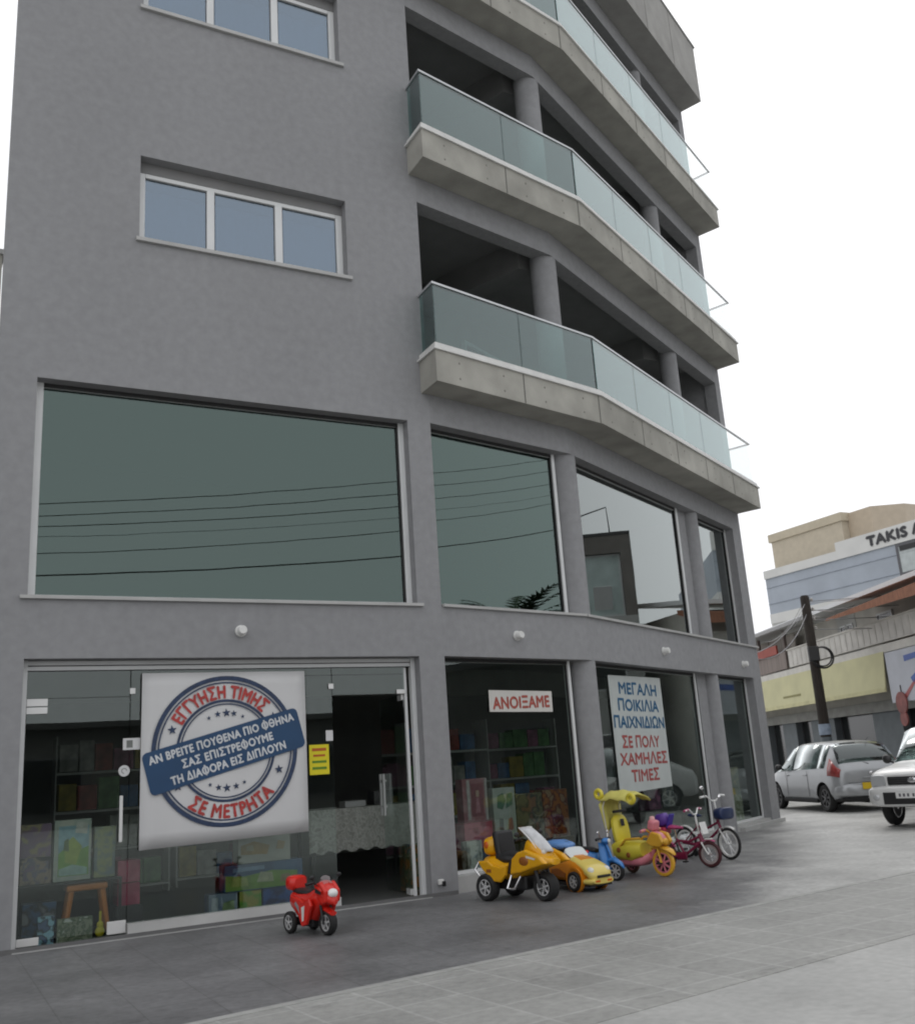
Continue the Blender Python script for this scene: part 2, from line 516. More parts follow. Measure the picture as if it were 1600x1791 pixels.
# ------------------------------------------------------------------ the apartment building with the toy shop
m_stucco = M('grey_stucco', (0.292, 0.294, 0.302), 0.9, var=0.07, scale=9, bump=0.35, bscale=150, spec=0.2, detail=9, var2=0.03, scale2=0.45)
m_conc = M('cast_concrete', (0.365, 0.357, 0.322), 0.85, var=0.15, scale=2.2, bump=0.15, bscale=40, spec=0.2, var2=0.12, scale2=0.7)
m_soffit = M('soffit_paint', (0.22, 0.22, 0.22), 0.9, var=0.06)
m_joint = M('joint_shadow_gap', (0.11, 0.11, 0.10), 0.9)
m_tie = M('tie_hole', (0.20, 0.195, 0.175), 0.9)
m_cap = M('white_cap', (0.66, 0.66, 0.64), 0.5, var=0.08, scale=5)
m_sill = M('pale_sill', (0.42, 0.42, 0.41), 0.5, var=0.1)
m_frame = M('white_window_frame', (0.68, 0.69, 0.69), 0.4, var=0.04)
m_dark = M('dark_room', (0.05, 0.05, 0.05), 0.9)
m_inner = M('interior_paint', (0.24, 0.24, 0.225), 0.9, var=0.08)
m_gasket = M('black_gasket', (0.02, 0.02, 0.02), 0.6)
m_floor_in = M('shop_floor_tiles', (0.10, 0.10, 0.10), 0.3, var=0.1)
gl_shop = glass('shop_glass', (0.82, 0.86, 0.84), (0.93, 1.0, 0.985), 0.06, wave=0.02)
gl_big = glass('tinted_glass', (0.30, 0.38, 0.35), (0.80, 1.0, 0.945), 0.105, power=3.2, wave=0.025)
gl_side = glass('grey_glass', (0.30, 0.36, 0.35), (0.95, 1.0, 0.99), 0.125, power=3.0, wave=0.02)
gl_blue = glass('blue_glass', (0.40, 0.47, 0.54), (0.74, 0.87, 1.0), 0.22, power=4.0, wave=0.04)
gl_balc = glass('balcony_glass', (0.52, 0.66, 0.64), (0.90, 0.96, 0.965), 0.095, power=3.2)
gl_clear = glass('clear_glass', (0.96, 0.975, 0.97), (1, 1, 1), 0.03)

XE = 0.527
bp, cp, ep = Vector((5.942, -0.0)), Vector((8.654, 0.584)), Vector((15.702, 4.239))
ap = Vector((XE, 0.0))
TOP = 18.42
H = 3.44
class Line:
    """a straight stretch of facade in plan: s along it, o metres outward"""
    def __init__(s, a, b):
        s.a = a.copy(); s.t = (b-a).normalized(); s.L = (b-a).length
        s.n = Vector((s.t.y, -s.t.x)); s.ang = math.atan2(s.t.y, s.t.x)
    def p(s, d, o=0.0):
        return s.a + s.t*d + s.n*o
    def p3(s, d, o, z):
        q = s.p(d, o); return (q.x, q.y, z)
    def bx(s, mb, s0, s1, o0, o1, z0, z1):
        c = s.p((s0+s1)/2, (o0+o1)/2)
        mb.box((c.x, c.y, (z0+z1)/2), (s1-s0, abs(o1-o0), z1-z0), s.ang)
LA, LB, LD = Line(ap, bp), Line(bp, cp), Line(cp, ep)
sA = lambda x: x-XE

def wall(mb, L, openings, z0, z1, t):
    ss = sorted({0.0, L.L, *[q for o in openings for q in (o[0], o[1])]})
    zs = sorted({z0, z1, *[q for o in openings for q in (o[2], o[3])]})
    def hole(i, j):
        if i < 0 or j < 0 or i >= len(ss)-1 or j >= len(zs)-1:
            return None
        a, b = (ss[i]+ss[i+1])/2, (zs[j]+zs[j+1])/2
        return any(o[0] < a < o[1] and o[2] < b < o[3] for o in openings)
    for i in range(len(ss)-1):
        for j in range(len(zs)-1):
            if hole(i, j):
                continue
            a, b, c, d = ss[i], ss[i+1], zs[j], zs[j+1]
            P = L.p3
            mb.quad(P(a, 0, c), P(b, 0, c), P(b, 0, d), P(a, 0, d))
            mb.quad(P(b, -t, c), P(a, -t, c), P(a, -t, d), P(b, -t, d))
            if hole(i-1, j) is not False: mb.quad(P(a, -t, c), P(a, 0, c), P(a, 0, d), P(a, -t, d))
            if hole(i+1, j) is not False: mb.quad(P(b, 0, c), P(b, -t, c), P(b, -t, d), P(b, 0, d))
            if hole(i, j-1) is not False: mb.quad(P(a, -t, c), P(b, -t, c), P(b, 0, c), P(a, 0, c))
            if hole(i, j+1) is not False: mb.quad(P(a, 0, d), P(b, 0, d), P(b, -t, d), P(a, -t, d))

house = thing('apartment_building', 'grey stucco corner apartment block with glass balconies above a toy shop', 'building', (0, 0, 0))
ZL, ZS, ZW = 2.909, 3.555, 6.115
WIN = [(2.029, 4.81, 8.092+H*k, 9.296+H*k) for k in range(3)]
opA = [(sA(0.93), sA(5.58), 0.0, ZL), (sA(0.937), sA(5.595), ZS, ZW)] + [(sA(a), sA(b), c, d) for a, b, c, d in WIN]
q = MB(); wall(q, LA, opA, 0.0, TOP, 0.26)
q.build('facade_wall', m_stucco, house, fix=False)
for z0, z1 in ((ZL, ZS),) + tuple((ZW+H*k, 6.98+H*k) for k in range(3)) + ((ZW+3*H, TOP),):
    q = MB(); wall(q, LB, [], z0, z1, 0.26)
    q.build('spandrel_wall', m_stucco, house, fix=False)
SE = 7.42
opD = [(0.0, SE, 0.0, ZL), (0.0, SE, ZS, ZW)] + [(0.0, 7.62, 6.98+H*k, ZW+H*(k+1)) for k in range(3)]
q = MB(); wall(q, LD, opD, 0.0, TOP, 0.26)
q.build('facade_wall', m_stucco, house, fix=False)
# side and back walls
ni = Vector((-0.46, 0.888))
e2 = ep + ni*7.5
q = MB()
q.prism([(XE+0.002, 0.262), (XE+0.27, 0.262), (XE+1.56, 13.0), (XE+1.3, 13.0)], 0, TOP)
q.prism([(XE+1.3, 13.001), (e2.x, 13.001), (e2.x, 13.26), (XE+1.3, 13.26)], 0, TOP)
q.prism([(ep.x, ep.y+0.02), (e2.x, e2.y), (e2.x-0.26, e2.y-0.13), (ep.x-0.35, ep.y+0.10)], 0, TOP)
q.prism([(e2.x-0.26, e2.y), (e2.x, e2.y), (e2.x, 13.0), (e2.x-0.26, 13.0)], 0, TOP)
q.build('side_wall', m_stucco, house)
def inside(t, back=12.95):
    b2 = LB.p(0, -t); c2 = LB.p(LB.L, -t); d2 = LD.p(7.6, -t)
    return [(XE+0.31+0.1*t, t), (b2.x, t+0.001), (c2.x, c2.y), (d2.x, d2.y), (e2.x-0.5, e2.y-0.3), (e2.x-0.5, back), (XE+1.6, back)]
q = MB()
for z0, z1 in ((3.12, 3.50), (6.56, 6.97), (6.56+H, 6.97+H), (6.56+2*H, 6.97+2*H), (6.56+3*H, 6.97+3*H)):
    q.prism(inside(0.275), z0, z1)
q.build('floor_slab', m_soffit, house)
q = MB(); q.prism(inside(0.05), -0.2, 0.012); q.build('shop_floor', m_floor_in, house)
# first-floor room and loggia walls
q = MB()
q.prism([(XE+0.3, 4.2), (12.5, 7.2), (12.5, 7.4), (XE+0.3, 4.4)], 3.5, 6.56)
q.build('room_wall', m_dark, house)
q = MB()
for k in range(3):
    z0, z1 = 6.97+H*k, 6.56+H*(k+1)
    a, b = LB.p(-0.05, -0.27), LB.p(-0.05, -2.9)
    q.prism([(a.x-0.2, a.y), (a.x, a.y), (b.x+0.6, b.y), (b.x+0.4, b.y)], z0, z1)
    a, b, c = LB.p(0.3, -2.9), LB.p(LB.L-0.4, -2.9), LD.p(7.5, -2.4)
    q.prism([(a.x, a.y), (b.x, b.y), (c.x, c.y), (c.x, c.y+0.2), (b.x, b.y+0.2), (a.x, a.y+0.2)], z0, z1)
    a, b = LD.p(2.9, -0.9), LD.p(2.4, -2.7)
q.build('loggia_wall', m_inner, house)
# downstand beam behind each column and dark sliding doors in the loggia back wall
for k in range(3):
    z1 = 6.56+H*(k+1)
    q = MB()
    c0 = LB.p(LB.L, -0.5)
    q.prism([(c0.x-0.2, c0.y), (c0.x+0.2, c0.y), (c0.x-0.7, c0.y+2.2), (c0.x-1.1, c0.y+2.2)], z1-0.5, z1-0.002)
    q.build('loggia_beam', m_soffit, house)
    q = MB(); c0 = LD.p(5.2, -0.5)
    q.prism([(c0.x-0.2, c0.y), (c0.x+0.2, c0.y), (c0.x-0.7, c0.y+1.9), (c0.x-1.1, c0.y+1.9)], z1-0.5, z1-0.002)
    q.build('loggia_beam', m_soffit, house)
for k in range(3):
    z0 = 6.97+H*k
    for s0, s1, L in ((0.5, 2.0, LB), (1.2, 3.6, LD), (5.4, 7.0, LD)):
        q = MB()
        off = -2.86 if L is LB else -2.62
        for a in (s0, (s0+s1)/2-0.03, s1-0.06):
            L.bx(q, a, a+0.06, off, off+0.08, z0, z0+2.2)
        L.bx(q, s0, s1, off, off+0.08, z0+2.2, z0+2.27)
        d = q.build('loggia_door', m_frame, house)
        q = MB(); L.bx(q, s0+0.061, s1-0.061, off+0.02, off+0.035, z0, z0+2.199)
        q.build('pane', gl_big, d)
# round columns
n2 = LD.n
C1 = cp - n2*0.215 + LD.t*0.13
C2 = LD.p(5.36, -0.20)
for cc, rr in ((C1, 0.215), (C2, 0.18)):
    for z0, z1 in ((0.0, ZL+0.05), (ZS-0.05, ZW+0.05)) + tuple((6.98+H*k-0.05, ZW+H*(k+1)+0.05) for k in range(3)):
        MB().lathe([(rr, z0), (rr, z1)], (cc.x, cc.y, 0), 'z', 40, cap=True).build('column', m_stucco, house, smooth=40)

# balconies: concrete slab with cap, glass panels and rail
Q0, Q1, Q2, Q3 = Vector((5.83, 0.0)), Vector((5.829, -0.497)), Vector((9.101, 0.233)), Vector((15.892, 3.726))
E1 = ep
LQ1, LQ2 = Line(Q1, Q2), Line(Q2, Q3)
LQ0 = Line(Q0, Q1)
LQ3 = Line(Q3, ep)
def offs(o):
    """balcony outline pushed outward by o"""
    a = LQ0.n; q0 = Q0 + LQ0.n*o; q1 = Q1 + LQ0.n*o + LQ1.n*o
    nn = (LQ1.n+LQ2.n).normalized(); q2 = Q2 + nn*o/ nn.dot(LQ1.n)
    q3 = Q3 + LQ2.n*o + LQ2.t*o; q4 = ep + LQ2.t*(o + 0.0) + (Q3-ep)*0.0
    return q0, q1, q2, q3, q4
def ribbon(mb, o_in, o_out, z0, z1, ends=True):
    A, B = offs(o_in), offs(o_out)
    for i in range(4):
        a0, a1, b0, b1 = A[i], A[i+1], B[i], B[i+1]
        mb.prism([(a0.x, a0.y), (b0.x, b0.y), (b1.x, b1.y), (a1.x, a1.y)], z0, z1)
def balcony(k):
    z = H*k
    zb, zt = 6.536+z, 6.993+z
    o0 = offs(0.0)
    poly = [(p.x, p.y) for p in o0]
    inn = [LD.p(LD.L, 0.003), LD.p(0, 0.003), LB.p(0, 0.003)]
    q = MB()
    q.prism(poly + [(p.x, p.y) for p in inn], zb, zt)
    q.cur = 1
    for L, js in ((LQ1, (1.66, 3.30)), (LQ2, (1.55, 3.05, 4.5, 6.0))):
        for j in js:
            L.bx(q, j-0.009, j+0.009, 0.0005, 0.003, zb+0.004, zt-0.002)
    q.cur = 2
    for L, n_ in ((LQ1, 2), (LQ2, 5)):
        for i in range(n_*2):
            d = (i//2+0.5)*L.L/n_ + (0.42 if i % 2 else -0.42)
            for zz in (zb+0.11, zt-0.12):
                a = L.p3(d, 0.002, zz)
                q.lathe([(0.017, 0.0), (0.017, 0.004)], (0, 0, 0), 'y', 8, cap=True)
                rot = Matrix.Rotation(L.ang, 3, 'Z')
                for i2 in range(len(q.v)-16, len(q.v)):
                    q.v[i2] = rot @ q.v[i2] + Vector(a)
    root = q.build('balcony', [m_conc, m_joint, m_tie], house)
    c = MB(); ribbon(c, -0.16, 0.035, zt+0.002, zt+0.03); ribbon(c, -0.10, -0.004, zt+0.031, zt+0.11)
    c.build('cap', m_cap, root)
    r = MB(); ribbon(r, -0.07, -0.03, 8.00+z, 8.03+z); r.build('handrail', m_alu, root)
    zg0, zg1 = zt+0.111, 7.999+z
    def panel(L, s0, s1, mat):
        p_ = MB(); L.bx(p_, s0+0.006, s1-0.006, -0.057, -0.043, zg0, zg1)
        p_.build('glass_panel', mat, root)
    panel(LQ0, 0.03, 0.44, gl_balc)
    for a, b in ((0.06, 1.70), (1.70, 3.33)):
        panel(LQ1, a, b, gl_balc)
    for a, b in ((0.02, 1.53), (1.53, 3.09), (3.09, 4.62), (4.62, 6.15), (6.15, 7.57)):
        panel(LQ2, a, b, gl_balc if a < 6 else gl_clear)
    panel(LQ3, 0.07, 0.52, gl_clear)
for k in range(3):
    balcony(k)
# roof parapet slab over the top loggia
q = MB()
q.prism([(p.x, p.y) for p in offs(0.0)] + [(p.x, p.y) for p in (LD.p(LD.L, 0.003), LD.p(0, 0.003), LB.p(0, 0.003))], 16.86, 18.40)
q.cur = 1
for L, js in ((LQ1, (1.66, 3.34)), (LQ2, (1.55, 3.05, 4.5, 6.0))):
    for j in js:
        L.bx(q, j-0.007, j+0.007, 0.0005, 0.003, 16.865, 18.395)
q.build('roof_slab', [M('roof_concrete', (0.33, 0.325, 0.31), 0.85, var=0.12, scale=2.2, spec=0.2), m_joint], house)
q = MB(); ribbon(q, -0.2, 0.03, 18.402, 18.44); q.build('roof_cap', m_sill, house)
q = MB(); q.prism(inside(0.0, 13.26), 18.0, 18.2); q.build('roof', m_soffit, house)

# band sills
q = MB()
LA.bx(q, sA(0.86), sA(5.67), -0.24, 0.04, ZS-0.001, ZS+0.035)
LB.bx(q, 0.02, LB.L+0.01, -0.24, 0.04, ZS-0.001, ZS+0.035)
LD.bx(q, 0.02, LD.L+0.02, -0.24, 0.045, ZS-0.002, ZS+0.034)
q.build('band_sill', m_sill, house)

# upper windows on the flat facade
for k in range(2):
    x0, x1, z0, z1 = WIN[k]
    q = MB(); F = lambda a, b, c, d, o0=-0.22, o1=-0.15: LA.bx(q, sA(a), sA(b), o0, o1, c, d)
    zt = z1-0.15
    F(x0, x0+0.09, z0+0.03, zt); F(x1-0.09, x1, z0+0.03, zt)
    F(x0+0.091, x1-0.091, z0+0.03, z0+0.075); F(x0+0.091, x1-0.091, zt-0.06, zt)
    dx = (x1-x0)/3
    for i in (1, 2):
        F(x0+dx*i-0.05, x0+dx*i+0.05, z0+0.076, zt-0.061, -0.215, -0.14)
    wn = q.build('window', m_frame, house, bevel=0.006)
    q = MB(); LA.bx(q, sA(x0), sA(x1), -0.25, -0.145, zt+0.001, z1-0.001); q.build('shutter_box', m_soffit, wn)
    for i in range(3):
        q = MB(); LA.bx(q, sA(x0+dx*i+0.07), sA(x0+dx*(i+1)-0.06), -0.195, -0.185, z0+0.05, zt-0.03); q.build('pane', gl_blue, wn)
    q = MB(); LA.bx(q, sA(x0-0.04), sA(x1+0.05), -0.20, 0.045, z0-0.02, z0+0.029); q.build('sill', m_sill, wn)
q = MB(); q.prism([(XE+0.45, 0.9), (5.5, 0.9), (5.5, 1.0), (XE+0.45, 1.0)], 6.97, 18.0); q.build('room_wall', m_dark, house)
m_added_curtain = M('added_curtain', (0.40, 0.46, 0.54), 0.9, var=0.10, scale=2.0, stretch=(9, 1, 0.5))  # curtains added for pane tone, cut short so window tops look shaded
for k in range(2):
    x0, x1, z0, z1 = WIN[k]
    q = MB(); N = 60; y0 = 0.36
    vs = [(x0-0.1+(x1-x0+0.2)*i/N, y0+0.02*math.sin(i*1.1)+0.012*math.sin(i*0.43), zz) for zz in (z0-0.1, z0+0.93+0.0) for i in range(N+1)]
    q.add(vs, [(i, i+1, N+2+i, N+1+i) for i in range(N)])
    cu_ = q.build('curtain', m_added_curtain, house, smooth=60); so = cu_.modifiers.new('thickness', 'SOLIDIFY'); so.thickness = 0.006

# first-floor show windows
def show_window(L, s0, s1, z0, z1, off, fl, fr, mat, top=0.0):
    q = MB()
    if fl: L.bx(q, s0, s0+fl, off-0.04, off+0.05, z0, z1)
    if fr: L.bx(q, s1-fr, s1, off-0.04, off+0.05, z0, z1)
    L.bx(q, s0+fl+0.001, s1-fr-0.001, off-0.03, off+0.03, z0, z0+0.04)
    L.bx(q, s0+fl+0.001, s1-fr-0.001, off-0.03, off+0.03, z1-0.05, z1)
    wn = q.build('show_window', m_frame, house)
    p_ = MB(); L.bx(p_, s0+fl, s1-fr, off-0.006, off+0.006, z0+0.02, z1-0.02)
    p_.build('pane', mat, wn)
    gk = MB()
    L.bx(gk, s0+fl+0.002, s1-fr-0.002, off+0.031, off+0.04, z1-0.05, z1-0.002)
    if fr: L.bx(gk, s1-fr-0.025, s1-fr-0.001, off+0.008, off+0.03, z0+0.041, z1-0.051)
    gk.build('gasket', m_gasket, wn)
    return wn
show_window(LA, sA(0.937), sA(5.595), ZS+0.036, ZW-0.001, -0.20, 0.085, 0.075, gl_big)
show_window(LB, 0.0, 2.60, ZS+0.036, ZW-0.001, -0.22, 0.0, 0.06, gl_big)
show_window(LD, 0.18, 4.72, ZS+0.036, ZW-0.001, -0.22, 0.0, 0.08, gl_side)
show_window(LD, 5.80, 7.419, ZS+0.036, ZW-0.001, -0.22, 0.0, 0.05, gl_side)
# ground-floor glazing
show_window(LB, 0.0, 2.52, 0.20, ZL-0.001, -0.22, 0.0, 0.05, gl_shop)
show_window(LD, 0.18, 4.60, 0.12, ZL-0.001, -0.22, 0.0, 0.06, gl_shop)
show_window(LD, 5.80, 7.419, 0.12, ZL-0.001, -0.22, 0.0, 0.05, gl_shop)
q = MB()
for z0, z1 in ((0, ZL), (ZS, ZW)):
    LD.bx(q, 4.73, 5.20, -0.30, -0.20, z0+0.004, z1-0.002)
q.build('pier', m_stucco, house)
q = MB(); LB.bx(q, 0.0, 2.62, -0.26, -0.02, 0.0, 0.199); LD.bx(q, 0.25, 7.419, -0.26, -0.03, 0.0, 0.119)
q.build('plinth', m_sill, house)
q = MB(); LD.bx(q, 5.55, 8.02, -0.028, 0.07, 0.0, 0.075); q.build('base_kerb', m_sill, house)
q = MB(); LA.bx(q, 0.06, sA(5.93), 0.001, 0.012, 0.0, 0.05); q.build('skirting', M('dark_skirting', (0.14, 0.14, 0.14), 0.7), house)

# glazed shop front on the flat facade
q = MB(); F = lambda a, b, c, d, o0=-0.24, o1=-0.15: LA.bx(q, sA(a), sA(b), o0, o1, c, d)
F(0.93, 0.985, 0.0, ZL-0.002); F(5.525, 5.58, 0.0, ZL-0.002)
F(5.44, 5.475, 0.02, 2.79, -0.235, -0.2)
F(0.986, 5.524, 2.80, ZL-0.004, -0.24, -0.18)
front = q.build('shop_front', m_frame, house, bevel=0.004)
q = MB(); LA.bx(q, sA(0.986), sA(5.524), -0.179, -0.172, 2.845, 2.855); LA.bx(q, sA(0.986), sA(5.524), -0.215, -0.17, 2.795, 2.799)
LA.bx(q, sA(2.2), sA(5.43), -0.212, -0.205, 2.70, 2.712)
q.build('top_rail', m_gasket, front)
q = MB(); LA.bx(q, sA(2.06), sA(4.45), -0.25, -0.10, 0.014, 0.13); q.build('bottom_rail', M('white_rail', (0.5, 0.5, 0.49), 0.5, var=0.08), front)
q = MB(); LA.bx(q, sA(0.94), sA(5.57), -0.26, 0.03, 0.0, 0.013); q.build('threshold', m_sill, front)
for a, b, z0, z1 in ((2.065, 4.115, 0.131, 2.794), (4.12, 4.45, 0.131, 2.794), (4.46, 5.435, 2.46, 2.794), (0.99, 2.055, 2.505, 2.794)):
    q = MB(); LA.bx(q, sA(a), sA(b), -0.206, -0.196, z0, z1); q.build('pane', gl_shop, front)
q = MB(); LA.bx(q, sA(0.995), sA(2.055), -0.206, -0.196, 0.03, 2.50); door = q.build('glass_door', gl_shop, house)
def fit(parent, name, boxes, mat=m_chrome, bev=0.004):
    q = MB()
    for a, b, z0, z1, o0, o1 in boxes:
        LA.bx(q, sA(a), sA(b), o0, o1, z0, z1)
    return q.build(name, mat, parent, bevel=bev)
m_satin = M('satin_steel', (0.72, 0.72, 0.71), 0.35, 0.3, var=0.05)
fit(door, 'hinge', [(0.99, 1.20, 2.42, 2.50, -0.19, -0.17), (0.99, 1.20, 2.34, 2.41, -0.19, -0.17)], m_satin)
fit(door, 'hinge', [(0.99, 1.20, 0.035, 0.11, -0.19, -0.17)], m_satin)
fit(door, 'lock', [(1.86, 2.05, 0.045, 0.17, -0.19, -0.165)], m_satin)
fit(door, 'door_handle', [(1.955, 1.99, 0.96, 1.44, -0.155, -0.125), (1.96, 1.985, 1.02, 1.045, -0.195, -0.155), (1.96, 1.985, 1.36, 1.385, -0.195, -0.155)], m_satin)
fit(front, 'glass_clamp', [(2.05, 2.11, 2.53, 2.595, -0.19, -0.175)], m_satin)
fit(front, 'glass_clamp', [(4.405, 4.47, 2.535, 2.60, -0.19, -0.175)], m_satin)
fit(front, 'glass_clamp', [(5.32, 5.44, 2.455, 2.51, -0.19, -0.175)], m_satin)
# right leaf standing open, swung into the shop
hx, hy = 5.425, 0.215
leaf_t = Vector((0.10, 0.995, 0)).normalized(); leaf_n = Vector((0.995, -0.10, 0)).normalized()
def leafbox(q, s0, s1, o0, o1, z0, z1):
    c = Vector((hx, hy, 0)) + leaf_t*(s0+s1)/2 + leaf_n*(o0+o1)/2
    q.box((c.x, c.y, (z0+z1)/2), (s1-s0, abs(o1-o0), z1-z0), math.atan2(leaf_t.y, leaf_t.x))
q = MB(); leafbox(q, 0.02, 0.98, -0.005, 0.005, 0.03, 2.45); leaf = q.build('glass_door', gl_shop, house)
q = MB()
for s in (0.80, 0.93):
    leafbox(q, s, s+0.03, -0.06, -0.03, 0.95, 1.48)
for z in (1.05, 1.38):
    leafbox(q, 0.81, 0.96, -0.055, -0.006, z, z+0.025)
q.build('door_handle', m_satin, leaf)
q = MB(); leafbox(q, 0.02, 0.18, -0.02, 0.02, 0.032, 0.10); leafbox(q, 0.02, 0.18, -0.02, 0.02, 2.38, 2.449); q.build('hinge', m_satin, leaf)

# spotlights and sockets on the wall
def spot(L, s, z, name='wall_light', r=0.055):
    q = MB()
    q.lathe([(r, 0.0), (r, -0.09), (r*0.8, -0.11)], (0, 0, 0), 'y', 18, cap=True)
    q.lathe([(r*1.25, 0.0), (r*1.25, -0.015)], (0, 0, 0), 'y', 18, cap=True)
    rot = Matrix.Rotation(L.ang, 3, 'Z')
    q.v = [rot @ p + Vector(L.p3(s, 0.001, z)) for p in q.v]
    o = q.build(name, m_white, house, smooth=40)
for L, s, z in ((LA, sA(3.79-0.0), 3.217), (LB, 1.328, 3.217), (LD, 2.82, 3.2), (LD, 6.886, 3.165)):
    spot(L, s if L is not LA else sA(3.263), z)
q = MB(); LA.bx(q, sA(5.66), sA(5.73), 0.001, 0.04, 0.14, 0.20); q.cur = 1; LA.bx(q, sA(5.70), sA(5.745), 0.041, 0.06, 0.12, 0.18)
q.build('socket', [m_white, m_black], house, bevel=0.006)

# dropped mezzanine front and dim walls inside the shop
q = MB()
q.prism([(XE+0.3, 3.0), (5.9, 3.0), (9.6, 3.9), (15.0, 6.8), (15.0, 7.0), (9.6, 4.1), (5.9, 3.2), (XE+0.3, 3.2)], 2.68, 3.118)
q.prism([(XE+0.3, 0.3), (5.9, 0.3), (5.9, 3.0), (XE+0.3, 3.0)], 3.10, 3.117)
q.build('mezzanine', m_inner, house)
q = MB()
q.prism([(XE+0.3, 7.0), (13.2, 8.6), (13.2, 8.8), (XE+0.3, 7.2)], 0.0, 3.12)
q.build('shop_back_wall', M('shop_back_paint', (0.30, 0.30, 0.29), 0.9, var=0.08), house)

# ------------------------------------------------------------------ things on and behind the shop glass
m_paper = M('white_vinyl', (0.62, 0.62, 0.62), 0.5, var=0.04, scale=1.5)
m_navy = M('navy_ink', (0.022, 0.042, 0.095), 0.55, var=0.3, scale=25)
m_bar = M('blue_ink', (0.012, 0.055, 0.135), 0.5, var=0.08)
m_redink = M('red_ink', (0.42, 0.045, 0.04), 0.55, var=0.25, scale=30)
m_wink = M('white_ink', (0.60, 0.62, 0.64), 0.55, var=0.1)
m_blueink = M('sea_blue_ink', (0.012, 0.10, 0.21), 0.55, var=0.3, scale=20)
m_yelpaper = M('yellow_paper', (0.70, 0.60, 0.01), 0.5, var=0.04)
m_redprint = M('red_print', (0.45, 0.10, 0.01), 0.5)
m_grnprint = M('green_print', (0.10, 0.22, 0.01), 0.5)

# large round-stamp banner
bn = thing('banner', 'large white banner with round price-guarantee stamp and slanted blue bar on the shop glass', 'banner', (2.17, 0.0, 0.0))
bn.location = (3.13, 0.150, 1.82)
q = MB(); nx, nz = 14, 12; vs = []; fs = []
def bpt(i, j):
    u, v = i/nx, j/nz
    x = -0.955+1.91*u + 0.015*(1-v)*(u-0.5)
    zb = -0.965+0.035*u
    z = zb + (0.935-zb)*v
    y = 0.008*math.sin(u*9+v*2)*(1-v) + 0.004*math.sin(u*23)
    return Vector((x, y, z))
for j in range(nz+1):
    for i in range(nx+1):
        vs.append(bpt(i, j))
for j in range(nz):
    for i in range(nx):
        a = j*(nx+1)+i; fs.append((a, a+1, a+nx+2, a+nx+1))
q.add(vs, fs)
sh = q.build('sheet', m_paper, bn, smooth=60)
sm = sh.modifiers.new('thickness', 'SOLIDIFY'); sm.thickness = 0.004
YB = -0.016
cx0, cz0, RR = -0.005, 0.045, 0.845
q = MB()
put_ring(q, cx0, cz0, RR-0.05, RR, YB)
put_ring(q, cx0, cz0, RR-0.085, RR-0.068, YB)
put_ring(q, cx0, cz0, 0.545, 0.575, YB)
put_ring(q, cx0, cz0, 0.515, 0.53, YB)
for a in (63, 78, 90, 104, 119, 243, 257, 270, 285, 299):
    big = abs(((a+90) % 180)-90) 
    r_ = 0.052 if a in (90, 270) else (0.040 if a in (78, 104, 257, 285) else 0.026)
    put_star(q, cx0+0.42*math.cos(R(a)), cz0+0.42*math.sin(R(a)), r_, YB, 0.1)
for a in (33, 158, 214, 338):
    put_star(q, cx0+0.665*math.cos(R(a)), cz0+0.665*math.sin(R(a)), 0.055, YB, 0.1)
q.build('stamp_ring', m_navy, bn, fix=False)
q = MB()
put_arc(q, 'ΕΓΓΥΗΣΗ ΤΙΜΗΣ', cx0, cz0, 0.665, 0.15, YB-0.001, R(97), R(104), False, 0.05, 1.1)
put_arc(q, 'ΣΕ ΜΕΤΡΗΤΑ', cx0, cz0, 0.67, 0.15, YB-0.001, R(276), R(84), True, 0.05, 1.1)
q.build('lettering', m_redink, bn, fix=False)
ANG = R(14.5)
def rot2(u, v):
    return cx0+u*math.cos(ANG)-v*math.sin(ANG), cz0+0.0+u*math.sin(ANG)+v*math.cos(ANG)
q = MB(); pts = []
hw, hh, rc = 0.925, 0.235, 0.06
for sx, sz, a0 in ((1, -1, -90), (1, 1, 0), (-1, 1, 90), (-1, -1, 180)):
    for k in range(5):
        a = R(a0+22.5*k)
        pts.append(rot2(sx*(hw-rc)+rc*math.cos(a), sz*(hh-rc)+rc*math.sin(a)))
q.prismy(pts, YB-0.004, YB-0.001)
q.build('stamp_bar', m_bar, bn)
q = MB()
for body, u, v, wd in (('ΑΝ ΒΡΕΙΤΕ ΠΟΥΘΕΝΑ ΠΙΟ ΦΘΗΝΑ', 0.0, 0.142, 1.72), ('ΣΑΣ ΕΠΙΣΤΡΕΦΟΥΜΕ', 0.02, 0.0, 1.08), ('ΤΗ ΔΙΑΦΟΡΑ ΕΙΣ ΔΙΠΛΟΥΝ', 0.0, -0.142, 1.36)):
    x, z = rot2(u, v)
    put_text(q, body, x, z, wd, 0.093, YB-0.006, ANG, 0.05, 1.08)
q.build('lettering', m_wink, bn, fix=False)

def flat(name, label, cat, L, s, z, w_, h_, mat, off=-0.19, tilt=0.0, t=0.004, group=None):
    """a thin sheet stuck to the glass; local x along the facade"""
    c = L.p3(s, off, z)
    o = thing(name, label, cat, c, L.ang, group)
    q = MB(); q.box((0, 0, 0), (w_, t, h_), rot=Euler((0, -tilt, 0)))
    q.build('sheet', mat, o)
    return o
yn = flat('notice', 'bright yellow paper notice with red and green print on the glass', 'notice', LA, sA(4.262), 1.70, 0.25, 0.35, m_yelpaper)
q = MB(); q.bx(-0.09, 0.09, -0.004, -0.003, 0.10, 0.135); q.build('print_block', m_redprint, yn)
q = MB(); q.bx(-0.075, 0.075, -0.004, -0.003, 0.035, 0.06); q.build('print_block', m_redprint, yn)
q = MB(); q.bx(-0.09, 0.09, -0.004, -0.003, -0.04, -0.012); q.build('print_block', m_grnprint, yn)
